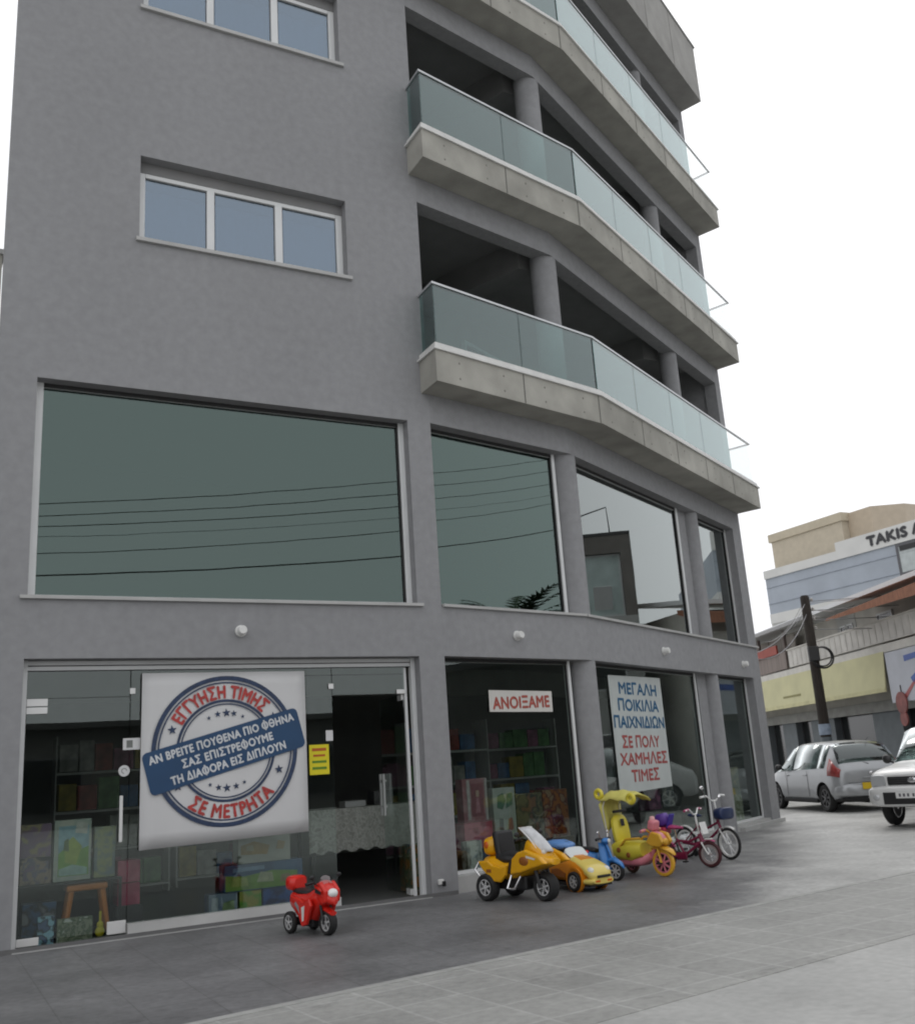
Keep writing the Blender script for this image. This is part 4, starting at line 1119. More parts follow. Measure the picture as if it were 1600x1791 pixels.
q = MB(); q.loft([(-0.26, 0, 0.47, 0.15, 0.07, 3), (-0.14, 0, 0.445, 0.16, 0.065, 3), (0.0, 0, 0.44, 0.14, 0.055, 3), (0.08, 0, 0.47, 0.09, 0.04, 3)], 18)
sp_ = q.build('seat', m_black, t, smooth=50)
q = MB(); q.box((-0.25, 0, 0.60), (0.085, 0.29, 0.30), rot=Euler((0, -0.18, 0))); q.build('backrest', m_black, t, bevel=0.03, seg=3)
q = MB(); q.loft([(-0.48, 0, 0.58, 0.08, 0.06, 3), (-0.44, 0, 0.58, 0.15, 0.105, 3), (-0.35, 0, 0.585, 0.15, 0.11, 3), (-0.31, 0, 0.585, 0.12, 0.09, 3)], 22); q.build('top_case', m_yel, t, smooth=50)
q = MB(); q.ell((-0.40, -0.151, 0.60), (0.035, 0.012, 0.04)); q.build('tail_light', M('amber_lens', (0.6, 0.12, 0.01), 0.15), t, smooth=60)
q = MB(); q.loft([(0.10, 0, 0.50, 0.07, 0.05, 2.3), (0.18, 0, 0.56, 0.12, 0.10, 2.4), (0.28, 0, 0.55, 0.125, 0.11, 2.4), (0.38, 0, 0.49, 0.11, 0.09, 2.3), (0.46, 0, 0.45, 0.06, 0.05, 2.2)], 22); q.build('front_fairing', m_yel, t, smooth=50)
q = MB(); q.ell((0.40, -0.05, 0.52), (0.035, 0.04, 0.035)); q.ell((0.40, 0.05, 0.52), (0.035, 0.04, 0.035)); q.build('headlight', m_lens2, t, smooth=60)
q = MB()
rings = []
for i in range(7):
    f_ = i/6; zz = 0.53+0.255*f_; xx = 0.49-0.17*f_-0.13*f_*f_; hw_ = 0.10-0.03*f_*f_
    rings.append([Vector((xx-0.13*(v/4)**2, hw_*v/4, zz)) for v in range(-4, 5)])
vs = [p for r_ in rings for p in r_]; fs = [(i*9+k, i*9+k+1, i*9+k+10, i*9+k+9) for i in range(6) for k in range(8)]
q.add(vs, fs)
ws = q.build('windshield', M('milky_screen', (0.60, 0.61, 0.62), 0.18, var=0.25, scale=7), t, smooth=80)
so = ws.modifiers.new('thickness', 'SOLIDIFY'); so.thickness = 0.006
q = MB(); q.tube([rings[i][0] for i in range(7)] + [rings[6][k] for k in range(1, 8)] + [rings[i][8] for i in range(6, -1, -1)], 0.007, 6); q.build('screen_trim', m_white, ws, smooth=50)
handlebar(t, 0.13, 0.64, 0.20, 0.03)
for sy in (-1, 1):
    q = MB(); q.tube([(0.16, sy*0.11, 0.62), (0.14, sy*0.19, 0.70)], 0.006, 6); q.ell((0.14, sy*0.20, 0.72), (0.012, 0.04, 0.028)); q.build('mirror', m_black, t, smooth=50)
q = MB(); q.tube([(-0.52, -0.16, 0.42), (-0.56, -0.2, 0.33), (-0.48, -0.2, 0.26)], 0.012, 8); q.build('exhaust', m_chrome, t, smooth=50)

# orange pedal car
t = thing('toy_car', 'orange ride-on toy car with pale bonnet, white windscreen and blue seat', 'toy car', (7.05, -0.86, 0.004), R(-84))
m_org = M('orange_shell', (0.66, 0.24, 0.012), 0.22, var=0.08)
m_pale = M('pale_yellow_shell', (0.70, 0.56, 0.14), 0.2, var=0.06)
for x, r_ in ((-0.27, 0.115), (0.27, 0.115)):
    for sy in (-1, 1):
        wheel(t, x, sy*0.195, r_, 0.08, spokes=6, hubr=0.62)
q = MB(); q.loft([(-0.50, 0, 0.24, 0.12, 0.08, 3), (-0.46, 0, 0.25, 0.19, 0.13, 3), (-0.30, 0, 0.255, 0.205, 0.15, 3.2), (-0.05, 0, 0.235, 0.195, 0.14, 3.2), (0.12, 0, 0.235, 0.205, 0.145, 3.2), (0.28, 0, 0.215, 0.205, 0.135, 3), (0.42, 0, 0.19, 0.19, 0.11, 3)], 28); q.build('body', m_org, t, smooth=50)
q = MB(); q.loft([(0.05, 0, 0.34, 0.12, 0.035, 2.6), (0.16, 0, 0.325, 0.165, 0.06, 2.6), (0.30, 0, 0.285, 0.178, 0.065, 2.6), (0.42, 0, 0.235, 0.185, 0.07, 2.8), (0.50, 0, 0.185, 0.17, 0.07, 3), (0.54, 0, 0.16, 0.12, 0.045, 3)], 24); q.build('bonnet', m_pale, t, smooth=50)
q = MB(); q.loft([(0.40, 0, 0.115, 0.20, 0.04, 3), (0.50, 0, 0.115, 0.195, 0.04, 3), (0.555, 0, 0.12, 0.15, 0.03, 3)], 20); q.build('bumper', m_pale, t, smooth=50)
q = MB(); q.loft([(0.14, 0, 0.385, 0.08, 0.006, 3), (0.30, 0, 0.345, 0.10, 0.008, 3)], 14); q.build('bonnet_scoop', m_org, t, smooth=50)
q = MB(); q.bx(0.555, 0.565, -0.10, 0.10, 0.155, 0.185); q.build('grille', m_black, t, bevel=0.004)
q = MB(); q.bx(-0.40, 0.50, -0.17, 0.17, 0.06, 0.10); q.build('chassis', m_black, t)
for sy in (-1, 1):
    q = MB(); q.ell((0.475, sy*0.12, 0.235), (0.045, 0.045, 0.035), rot=Euler((0, 0.6, 0))); q.build('headlight', m_lens2, t, smooth=60)
    q = MB(); q.lathe([(0.122, -0.02), (0.145, -0.02), (0.145, 0.02), (0.122, 0.02)], (0.27, sy*0.19, 0.13), 'y', 28, closed=True); q.build('wheel_arch', m_org, t, smooth=60)
    q = MB(); q.ell((0.06, sy*0.20, 0.40), (0.022, 0.03, 0.022)); q.build('mirror', m_red, t, smooth=60)
    q = MB(); q.prismy([(-0.14, 0.17), (0.10, 0.16), (0.12, 0.20), (-0.02, 0.25), (-0.14, 0.24)], sy*0.201, sy*0.209); q.build('decal', M('brown_decal', (0.28, 0.09, 0.01), 0.4), t)
    q = MB(); q.box((0.552, sy*0.09, 0.12), (0.012, 0.07, 0.025)); q.build('indicator', M('amber_lens', (0.6, 0.12, 0.01), 0.15), t, bevel=0.004)
q = MB(); q.loft([(0.02, 0, 0.37, 0.16, 0.03, 2.6), (0.08, 0, 0.43, 0.155, 0.05, 2.6, -0.6), (0.14, 0, 0.39, 0.15, 0.03, 2.6, -0.6)], 20); q.build('windscreen', M('white_screen', (0.62, 0.66, 0.66), 0.2, var=0.05), t, smooth=60)
q = MB(); q.loft([(-0.36, 0, 0.395, 0.10, 0.03, 2.6), (-0.24, 0, 0.41, 0.14, 0.03, 2.6), (-0.10, 0, 0.40, 0.11, 0.025, 2.6)], 18); q.build('seat_base', m_black, t, smooth=50)
q = MB(); q.loft([(-0.38, 0, 0.50, 0.06, 0.03, 2.4), (-0.32, 0, 0.50, 0.13, 0.055, 2.4), (-0.18, 0, 0.50, 0.15, 0.06, 2.4), (-0.04, 0, 0.49, 0.12, 0.045, 2.4), (0.0, 0, 0.485, 0.05, 0.02, 2.4)], 20); q.build('seat', M('light_blue_plastic', (0.12, 0.27, 0.58), 0.3), t, smooth=50)
q = MB(); q.torus((0, 0, 0), 0.075, 0.011, 'x', 20, 8)
q.v = [Euler((0, -0.6, 0)).to_matrix() @ p + Vector((-0.02, 0, 0.47)) for p in q.v]
q.build('steering_wheel', m_black, t, smooth=60)

# blue toy scooter
t = thing('toy_scooter', 'small light blue toy motor scooter between the orange car and the tricycle', 'toy scooter', (7.74, -0.53, 0.004), R(-72))
wheel(t, 0.20, 0, 0.115, 0.07, spokes=7, hubr=0.74)
wheel(t, -0.22, 0, 0.10, 0.07, spokes=7, hubr=0.70)
q = MB(); q.loft([(-0.36, 0, 0.27, 0.05, 0.05, 2.3), (-0.30, 0, 0.27, 0.11, 0.10, 2.4), (-0.18, 0, 0.26, 0.13, 0.12, 2.4), (-0.06, 0, 0.23, 0.10, 0.10, 2.4), (0.0, 0, 0.16, 0.07, 0.03, 2.4)], 22); q.build('body', m_blue, t, smooth=50)
q = MB(); q.loft([(-0.08, 0, 0.115, 0.09, 0.02, 3), (0.10, 0, 0.115, 0.10, 0.02, 3)], 16); q.build('footboard', m_blue, t, smooth=50)
q = MB()
rings = []
for i in range(7):
    f_ = i/6; zz = 0.13+0.33*f_; xx = 0.15-0.09*f_; hw_ = 0.10+0.035*math.sin(math.pi*min(1, f_*1.15))-0.03*f_
    rings.append([Vector((xx-0.05*(v/4)**2, hw_*v/4, zz)) for v in range(-4, 5)])
q.add([p for r_ in rings for p in r_], [(i*9+k, i*9+k+1, i*9+k+10, i*9+k+9) for i in range(6) for k in range(8)])
fs_ = q.build('front_shield', m_blue, t, smooth=80); so = fs_.modifiers.new('thickness', 'SOLIDIFY'); so.thickness = 0.02
q = MB(); q.loft([(0.08, 0, 0.235, 0.04, 0.02, 2), (0.19, 0, 0.25, 0.055, 0.035, 2), (0.29, 0, 0.20, 0.04, 0.025, 2), (0.32, 0, 0.16, 0.02, 0.012, 2)], 16); q.build('front_mudguard', m_blue, t, smooth=60)
q = MB(); q.tube([(0.08, 0, 0.45), (0.18, 0, 0.20)], 0.018, 8); q.build('steering_column', m_blue, t, smooth=50)
q = MB(); q.ell((0.085, 0, 0.475), (0.055, 0.075, 0.04)); q.build('head_cover', m_blue, t, smooth=60)
q = MB(); q.ell((0.135, 0, 0.475), (0.015, 0.03, 0.03)); q.build('headlight', m_lens2, t, smooth=60)
handlebar(t, 0.05, 0.49, 0.14, 0.02)
q = MB(); q.tube([(0.06, -0.07, 0.5), (0.05, -0.10, 0.57)], 0.005, 6); q.ell((0.05, -0.105, 0.58), (0.01, 0.025, 0.02)); q.build('mirror', m_chrome, t, smooth=50)
q = MB(); q.tube([(0.06, 0.07, 0.5), (0.05, 0.10, 0.57)], 0.005, 6); q.ell((0.05, 0.105, 0.58), (0.01, 0.025, 0.02)); q.build('mirror', m_chrome, t, smooth=50)
q = MB(); q.loft([(-0.32, 0, 0.385, 0.06, 0.02, 2.6), (-0.2, 0, 0.38, 0.09, 0.025, 2.6), (-0.06, 0, 0.355, 0.06, 0.02, 2.6)], 16); q.build('seat', m_black, t, smooth=50)
q = MB(); q.ell((-0.16, -0.125, 0.25), (0.09, 0.02, 0.06)); q.ell((-0.16, 0.125, 0.25), (0.09, 0.02, 0.06)); q.build('side_panel', M('pale_blue_plastic', (0.16, 0.36, 0.66), 0.25), t, smooth=60)

# child's tricycle with canopy
m_pink = M('pink_plastic', (0.62, 0.20, 0.24), 0.35, var=0.08)
m_ylw = M('lemon_plastic', (0.66, 0.56, 0.05), 0.4, var=0.08)
m_amb = M('amber_plastic', (0.66, 0.36, 0.03), 0.35, var=0.1)
m_canopy = M('canopy_cloth', (0.60, 0.55, 0.14), 0.7, var=0.08, scale=6)
t = thing('tricycle', 'yellow and pink child tricycle with soft yellow canopy and basket seat', 'tricycle', (8.30, -0.58, 0.004), R(-76))
wheel(t, 0.37, 0, 0.165, 0.055, m_amb, m_pink, 8, 0.74)
for sy in (-1, 1):
    wheel(t, -0.30, sy*0.21, 0.105, 0.05, M('brown_tyre', (0.10, 0.05, 0.03), 0.6), m_pink, 6, 0.6)
q = MB(); q.tube([(0.30, 0, 0.40), (0.20, 0, 0.24), (0.0, 0, 0.15), (-0.28, 0, 0.14)], [0.03, 0.032, 0.035, 0.03], 10); q.tube([(-0.30, -0.2, 0.108), (-0.30, 0.2, 0.108)], 0.018, 8); q.build('frame', m_pink, t, smooth=50)
for sy in (-1, 1):
    q = MB(); q.tube([(0.31, sy*0.045, 0.42), (0.37, sy*0.05, 0.165)], 0.016, 8); q.build('fork', m_amb, t, smooth=40)
    q = MB(); q.tube([(-0.26, sy*0.16, 0.30), (-0.05, sy*0.19, 0.46), (0.14, sy*0.14, 0.47)], 0.016, 8); q.build('guard_rail', m_amb, t, smooth=50)
    q = MB(); q.box((0.37, sy*0.10, 0.165), (0.07, 0.05, 0.02)); q.build('pedal', m_black, t, bevel=0.006)
q = MB(); q.loft([(0.22, 0, 0.335, 0.04, 0.015, 2), (0.36, 0, 0.36, 0.07, 0.035, 2.2), (0.50, 0, 0.31, 0.06, 0.025, 2.2), (0.55, 0, 0.27, 0.03, 0.012, 2)], 16); q.build('front_mudguard', m_amb, t, smooth=60)
q = MB(); q.loft([(0.20, 0, 0.47, 0.06, 0.05, 2.4), (0.27, 0, 0.47, 0.10, 0.09, 2.4), (0.36, 0, 0.45, 0.10, 0.08, 2.4), (0.42, 0, 0.43, 0.06, 0.05, 2.2)], 18); q.build('front_cover', m_pink, t, smooth=60)
q = MB(); q.box((0.27, 0, 0.62), (0.10, 0.15, 0.13), rot=Euler((0, 0.25, 0))); q.build('dash_box', m_pink, t, bevel=0.03, seg=3)
q = MB(); q.lathe([(0.035, 0.0), (0.035, 0.03), (0.02, 0.045)], (0.26, 0, 0.685), 'z', 16, cap=True); q.build('horn', M('pale_pink', (0.66, 0.36, 0.36), 0.35), t, smooth=50)
q = MB(); q.loft([(-0.30, 0, 0.19, 0.13, 0.05, 3), (-0.1, 0, 0.175, 0.15, 0.055, 3), (0.10, 0, 0.19, 0.12, 0.06, 3), (0.20, 0, 0.25, 0.05, 0.05, 2.5)], 20); q.build('foot_platform', m_pink, t, smooth=50)
for sy in (-1, 1):
    q = MB(); q.prismy([(0.20, 0.42), (0.30, 0.55), (0.42, 0.52), (0.47, 0.42), (0.40, 0.36), (0.28, 0.37)], sy*0.06, sy*0.115); q.build('cover_cheek', m_amb, t, bevel=0.018, seg=3)
q = MB(); q.ell((0.43, 0, 0.42), (0.03, 0.06, 0.045)); q.build('headlight', m_amb, t, smooth=60)
handlebar(t, 0.22, 0.52, 0.19, 0.05, mat=m_amb, grip=m_pink, r=0.014)
q = MB(); q.loft([(-0.34, 0, 0.33, 0.15, 0.08, 3), (-0.24, 0, 0.32, 0.195, 0.13, 3), (-0.03, 0, 0.305, 0.19, 0.13, 3), (0.13, 0, 0.33, 0.15, 0.09, 3)], 22); q.build('basket_seat', m_ylw, t, smooth=50)
for sy in (-1, 1):
    for x, z in ((-0.18, 0.33), (-0.03, 0.27)):
        q = MB(); q.ell((x, sy*0.196, z), (0.034, 0.010, 0.034)); q.build('decal', M('brown_decal', (0.28, 0.09, 0.01), 0.4), t, smooth=60)
q = MB(); q.loft([(-0.02, 0, 0, 0.15, 0.20, 3), (0.02, 0, 0, 0.155, 0.21, 3), (0.05, 0, 0, 0.12, 0.18, 3)], 22)
q.v = [Euler((0, -0.16, 0)).to_matrix() @ p + Vector((-0.27, 0, 0.55)) for p in q.v]
q.build('backrest', m_ylw, t, smooth=50)
q = MB(); q.box((-0.262, 0, 0.80), (0.05, 0.24, 0.035), rot=Euler((0, -0.16, 0))); q.box((-0.205, -0.03, 0.66), (0.012, 0.07, 0.09), rot=Euler((0, -0.16, 0))); q.build('harness', m_black, t, bevel=0.008)
for sy in (-1, 1):
    q = MB(); q.tube([(-0.28, sy*0.16, 0.14), (-0.36, sy*0.17, 0.5), (-0.40, sy*0.17, 0.86), (-0.34, sy*0.17, 0.98)], 0.011, 8); q.build('canopy_pole', M('cream_tube', (0.6, 0.58, 0.5), 0.4), t, smooth=50)
q = MB()
rings = []
for i in range(9):
    f_ = i/8
    xx = -0.42+0.52*f_; zz = 1.0+0.07*math.sin(math.pi*(0.2+0.7*f_))-0.01*f_
    rings.append([Vector((xx, 0.225*v/5, zz-0.10*(abs(v)/5)**2.2 + 0.012*math.sin(i*2+v))) for v in range(-5, 6)])
q.add([p for r_ in rings for p in r_], [(i*11+k, i*11+k+1, i*11+k+12, i*11+k+11) for i in range(8) for k in range(10)])
cp_ = q.build('canopy', m_canopy, t, smooth=80); so = cp_.modifiers.new('thickness', 'SOLIDIFY'); so.thickness = 0.012
# back drop of the canopy and two rolled loops at its corners
q = MB(); rings = []
for i in range(6):
    f_ = i/5
    rings.append([Vector((-0.42+0.05*f_+0.01*math.sin(v*1.4), (0.215-0.05*f_)*v/5, 1.0-0.10*(abs(v)/5)**2.2-0.38*f_)) for v in range(-5, 6)])
q.add([p for r_ in rings for p in r_], [(i*11+k, i*11+k+1, i*11+k+12, i*11+k+11) for i in range(5) for k in range(10)])
cd = q.build('canopy_back', m_canopy, t, smooth=80); so = cd.modifiers.new('thickness', 'SOLIDIFY'); so.thickness = 0.01
for x, y in ((-0.43, -0.19), (0.10, -0.19)):
    q = MB(); q.torus((x, y, 1.03 if x < 0 else 0.96), 0.05, 0.028, 'y', 20, 8); q.build('canopy_loop', m_ylw, cp_, smooth=60)

# two children's bicycles
def bicycle(name, label, loc, rz, r, mframe, mtyre, mrim, mgrip, mseat, barmat, seat_h, bar_h, tyre_w=0.035, extras=None, mguard=None, spread=(20, 150)):
    t = thing(name, label, 'bicycle', loc, rz)
    wb = r*3.9
    xr, xf = -wb/2, wb/2
    for x, nm in ((xf, 'wheel'), (xr, 'wheel')):
        q = MB(); q.torus((x, 0, r), r-tyre_w/2, tyre_w/2, 'y', 36, 8); wh = q.build(nm, mtyre, t, smooth=60)
        q = MB(); q.lathe([(r-tyre_w*1.5, -0.012), (r-tyre_w*0.9, -0.014), (r-tyre_w*0.9, 0.014), (r-tyre_w*1.5, 0.012)], (x, 0, r), 'y', 32, closed=True)
        q.lathe([(0.016, -0.03), (0.016, 0.03)], (x, 0, r), 'y', 10, cap=True)
        q.build('rim', mrim, wh, smooth=40)
        q = MB()
        for k in range(14):
            a = 2*math.pi*k/14
            q.tube([(x, 0.012*(1 if k % 2 else -1), r), (x+(r-tyre_w*1.4)*math.cos(a), 0, r+(r-tyre_w*1.4)*math.sin(a))], 0.0022, 4)
        q.build('spokes', m_chrome, wh)
    bb = Vector((-wb*0.06, 0, r*0.92)); hd = Vector((xf-r*0.72, 0, r*2.35)); hd2 = Vector((xf-r*0.60, 0, r*1.95)); st_ = Vector((-wb*0.20, 0, r*2.05))
    q = MB()
    q.tube([hd2, bb], 0.019, 10); q.tube([hd, (hd+st_)/2-Vector((0, 0, r*0.25)), st_], 0.017, 10); q.tube([bb, st_ + Vector((-0.01, 0, 0.03))], 0.016, 10); q.tube([hd+Vector((-0.01, 0, 0.03)), hd2+Vector((0.01, 0, -0.02))], 0.022, 10)
    for sy in (-1, 1):
        q.tube([bb+Vector((0, sy*0.02, 0)), (xr, sy*0.045, r)], 0.010, 8); q.tube([st_, (xr, sy*0.045, r)], 0.009, 8)
    q.build('frame', mframe, t, smooth=50)
    q = MB()
    for sy in (-1, 1):
        q.tube([hd2+Vector((0.01, sy*0.035, -0.01)), (xf-0.03, sy*0.042, r*1.25), (xf, sy*0.042, r)], 0.012, 8)
    q.tube([hd2+Vector((0.01, -0.036, -0.01)), hd2+Vector((0.01, 0.036, -0.01))], 0.012, 8)
    q.build('fork', m_white, t, smooth=50)
    q = MB(); q.tube([st_, (st_.x-0.02, 0, seat_h)], 0.012, 8); q.build('seat_post', m_chrome, t, smooth=40)
    q = MB(); q.loft([(st_.x-0.12, 0, seat_h+0.02, 0.05, 0.02, 2.2), (st_.x-0.07, 0, seat_h+0.02, 0.075, 0.03, 2.3), (st_.x+0.02, 0, seat_h+0.015, 0.045, 0.025, 2.2), (st_.x+0.10, 0, seat_h+0.01, 0.02, 0.015, 2)], 16); q.build('saddle', mseat, t, smooth=60)
    q = MB(); q.tube([hd, (hd.x-0.03, 0, bar_h-0.06)], 0.012, 8); q.build('stem', barmat, t, smooth=40)
    handlebar(t, hd.x-0.05, bar_h-0.06, 0.23, 0.07, 0.03, barmat, 0.011, mgrip)
    for x in (xf, xr):
        q = MB(); n_ = 14; vs = []
        a0, a1 = spread if x == xf else (30, 170)
        for k in range(n_+1):
            a = R(a0+(a1-a0)*k/n_)
            for wv, dr in ((-0.026, -0.006), (-0.013, 0.006), (0.013, 0.006), (0.026, -0.006)):
                vs.append((x+(r+0.018+dr)*math.cos(a), wv, r+(r+0.018+dr)*math.sin(a)))
        q.add(vs, [(k*4+j, k*4+j+1, k*4+j+5, k*4+j+4) for k in range(n_) for j in range(3)])
        mg = q.build('mudguard', mguard or m_white, t, smooth=70); so = mg.modifiers.new('thickness', 'SOLIDIFY'); so.thickness = 0.003
    q = MB(); q.loft([(bb.x-0.10, -0.05, bb.z-0.01, 0.012, 0.045, 2.2), (bb.x+0.05, -0.05, bb.z, 0.014, 0.055, 2.2)], 12); q.tube([(bb.x-0.08, -0.055, bb.z-0.01), (xr, -0.055, r)], 0.022, 8); q.build('chain_guard', mframe, t, smooth=50)
    for sy, dx, dz in ((-1, 0.05, -0.07), (1, -0.05, 0.07)):
        q = MB(); q.tube([(bb.x, sy*0.03, bb.z), (bb.x+dx, sy*0.075, bb.z+dz)], 0.008, 6); q.box((bb.x+dx, sy*0.105, bb.z+dz), (0.06, 0.06, 0.018)); q.build('pedal', m_black, t)
    for sy in (-1, 1):
        rr = 0.055
        q = MB(); q.tube([(xr, sy*0.05, r), (xr-0.01, sy*0.16, r*0.9), (xr-0.02, sy*0.17, rr)], 0.007, 6); q.lathe([(rr, -0.014), (rr, 0.014)], (xr-0.02, sy*0.185, rr), 'y', 16, cap=True); q.build('training_wheel', extras.get('train', m_black), t, smooth=50)
    return t, dict(hd=hd, xf=xf, xr=xr, r=r, st=st_, bb=bb)
m_mar = M('maroon_paint', (0.19, 0.012, 0.05), 0.25, var=0.1)
m_mag = M('magenta_plastic', (0.42, 0.05, 0.16), 0.35, var=0.1)
m_pur = M('purple_plastic', (0.09, 0.03, 0.26), 0.4, var=0.15)
m_martyre = M('maroon_tyre', (0.055, 0.010, 0.014), 0.6, var=0.15)
t, g_ = bicycle('bicycle', 'maroon child bicycle with maroon tyres and white square front plate', (9.22, -0.43, 0.004), R(-68), 0.168, m_mar, m_martyre, M('dull_rim', (0.34, 0.30, 0.30), 0.4), m_mag, m_mag, m_white, 0.50, 0.74, 0.05, {'train': m_mag}, m_mag, (60, 130))
q = MB(); q.box((g_['hd'].x+0.075, 0, 0.50), (0.015, 0.17, 0.16), rot=Euler((0, -0.25, 0))); q.build('front_plate', m_white, t, bevel=0.012)
q = MB(); q.bx(g_['xf']-0.05, g_['xf']+0.05, -0.03, 0.03, 0.352, 0.372); q.build('reflector', M('pale_reflector', (0.6, 0.6, 0.58), 0.3), t, bevel=0.006)
q = MB(); q.box((g_['xr']-0.02, 0, 0.475), (0.20, 0.19, 0.10)); q.build('rear_basket', M('crimson_plastic', (0.40, 0.02, 0.06), 0.35), t, bevel=0.03, seg=3)
dl = thing('bag', 'small purple soft bag strapped behind the saddle of the maroon bicycle', 'bag', (9.22, -0.43, 0.004), R(-68))
x_ = g_['xr']
q = MB(); q.loft([(x_-0.10, 0, 0.60, 0.06, 0.05, 3), (x_-0.06, 0, 0.61, 0.09, 0.085, 3), (x_+0.05, 0, 0.62, 0.095, 0.09, 3), (x_+0.10, 0, 0.61, 0.06, 0.05, 3)], 18); q.build('body', m_pur, dl, smooth=50)
q = MB(); q.box((x_+0.12, 0, 0.60), (0.02, 0.13, 0.20), rot=Euler((0, 0.35, 0))); q.build('flap', M('violet_cloth', (0.05, 0.03, 0.30), 0.6), dl, bevel=0.008)
m_navyp = M('navy_paint', (0.015, 0.03, 0.09), 0.3, var=0.1)
t, g_ = bicycle('bicycle', 'larger child bicycle with black tyres, white rims and navy front basket', (10.10, 0.16, 0.004), R(-86), 0.215, m_mar, m_rubber, m_white, m_white, m_navyp, m_white, 0.58, 0.86, 0.042, {'train': m_black}, None, (55, 140))
q = MB(); x0 = g_['hd'].x+0.03
q.loft([(x0, 0, 0.62, 0.11, 0.06, 4), (x0+0.02, 0, 0.62, 0.13, 0.08, 4), (x0+0.15, 0, 0.625, 0.14, 0.085, 4), (x0+0.17, 0, 0.625, 0.12, 0.07, 4)], 24); q.build('basket', m_navyp, t, smooth=50)
q = MB(); q.tube([(x0-0.02, -0.21, 0.86), (x0-0.02, -0.25, 0.96)], 0.006, 6); q.ell((x0-0.02, -0.26, 0.99), (0.012, 0.04, 0.028)); q.build('mirror', m_chrome, t, smooth=50)
q = MB(); q.lathe([(0.03, 0), (0.03, 0.02), (0.012, 0.035)], (x0-0.05, 0.09, 0.84), 'z', 12, cap=True); q.build('bell', m_chrome, t, smooth=50)

# ------------------------------------------------------------------ cars
m_cglass = glass('car_window_glass', (0.30, 0.34, 0.33), (0.95, 1.0, 1.0), 0.10, 0.02, power=3.2)
m_under = M('underbody_black', (0.010, 0.010, 0.010), 0.8)
def car_body(root, name, secs, paint, arches, zc, ra, wd):
    """secs: (x, zb, hwb, zm, hwm, zbelt, hwbelt, zroof, hwroof, zcrown); returns the body object and its station grid"""
    rings = []
    for (x, zb, hwb, zm, hwm, zbe, hwe, zr, hwr, zc_) in secs:
        half = [(0.0, zb), (hwb*0.88, zb), (hwb, zb+0.05), (hwm*0.995, (zb+zm)/2), (hwm, zm), ((hwm+hwe)/2+0.006, (zm+zbe)/2+0.02), (hwe, zbe), ((hwe*0.55+hwr*0.45), zbe+(zr-zbe)*0.5), (hwr, zr), (hwr*0.82, zr+(zc_-zr)*0.62), (hwr*0.45, zr+(zc_-zr)*0.92), (0.0, zc_)]
        ring = [Vector((x, y, z)) for y, z in half] + [Vector((x, -y, z)) for y, z in reversed(half[1:-1])]
        rings.append(ring)
    q = MB(); q.rings(rings, True)
    b = q.build(name, paint, root, smooth=35)
    b.data.materials.append(m_under)
    b.parent = None
    cut = MB(); cut.cur = 0
    for ax in arches:
        for sy in (-1, 1):
            cut.lathe([(ra, 0.0), (ra, 0.34)], (ax, sy*wd-(0.17 if sy < 0 else 0.17), zc), 'y', 32, cap=True)
    cu = cut.build('arch_cut', m_under)
    md = b.modifiers.new('arch', 'BOOLEAN'); md.operation = 'DIFFERENCE'; md.object = cu; md.solver = 'EXACT'; md.material_mode = 'TRANSFER'
    bpy.context.view_layer.update()
    me = bpy.data.meshes.new_from_object(b.evaluated_get(bpy.context.evaluated_depsgraph_get()))
    b.modifiers.clear(); b.data = me; me.name = name
    bpy.data.objects.remove(cu)
    me.polygons.foreach_set('use_smooth', [True]*len(me.polygons)); me.set_sharp_from_angle(angle=R(38))
    b.parent = root
    return b, rings
def patch(root, name, rings, i0, i1, k0, k1, mat, inset=0.03, off=0.006, both=False):
    """a pane cut from the body's own surface between stations i0..i1 and ring points k0..k1, shrunk a little and lifted off"""
    out = []
    n = len(rings[0])
    for side in ((0, 1) if both else (0,)):
        b = bmesh.new(); vm = {}
        ks = list(range(k0, k1+1))
        if side: ks = [(n-k) % n for k in ks]
        for i in range(i0, i1+1):
            for k in ks:
                vm[(i, k)] = b.verts.new(rings[i][k % n])
        for i in range(i0, i1):
            for a, c in zip(ks[:-1], ks[1:]):
                b.faces.new((vm[(i, a)], vm[(i, c)], vm[(i+1, c)], vm[(i+1, a)]))
        cen = sum((v.co for v in b.verts), Vector())/len(b.verts)
        bmesh.ops.inset_region(b, faces=list(b.faces), thickness=inset, use_boundary=True, use_even_offset=True)
        dele = [f for f in b.faces if any(len(e.link_faces) == 1 for e in f.edges)]
        # keep the inner region only
        bmesh.ops.delete(b, geom=dele, context='FACES')
        bmesh.ops.recalc_face_normals(b, faces=list(b.faces))
        nrm = sum((f.normal*f.calc_area() for f in b.faces), Vector())
        ref = cen - Vector((cen.x*0.7, 0, 0.6))
        if nrm.dot(ref) < 0:
            bmesh.ops.reverse_faces(b, faces=list(b.faces))
        for v in b.verts:
            v.co += v.normal*off
        me = bpy.data.meshes.new(name); b.to_mesh(me); b.free()
        me.materials.append(mat)
        me.polygons.foreach_set('use_smooth', [True]*len(me.polygons))
        o = bpy.data.objects.new(name, me); COL.objects.link(o); o.parent = root
        so = o.modifiers.new('thickness', 'SOLIDIFY'); so.thickness = 0.004; so.offset = -1
        out.append(o)
    return out

m_silver = M('silver_paint', (0.38, 0.39, 0.40), 0.28, 0.45, var=0.03)
m_carwhite = M('white_car_paint', (0.70, 0.70, 0.69), 0.25, var=0.03)
m_taillens = M('tail_lamp_lens', (0.30, 0.045, 0.04), 0.12, var=0.25, scale=12)
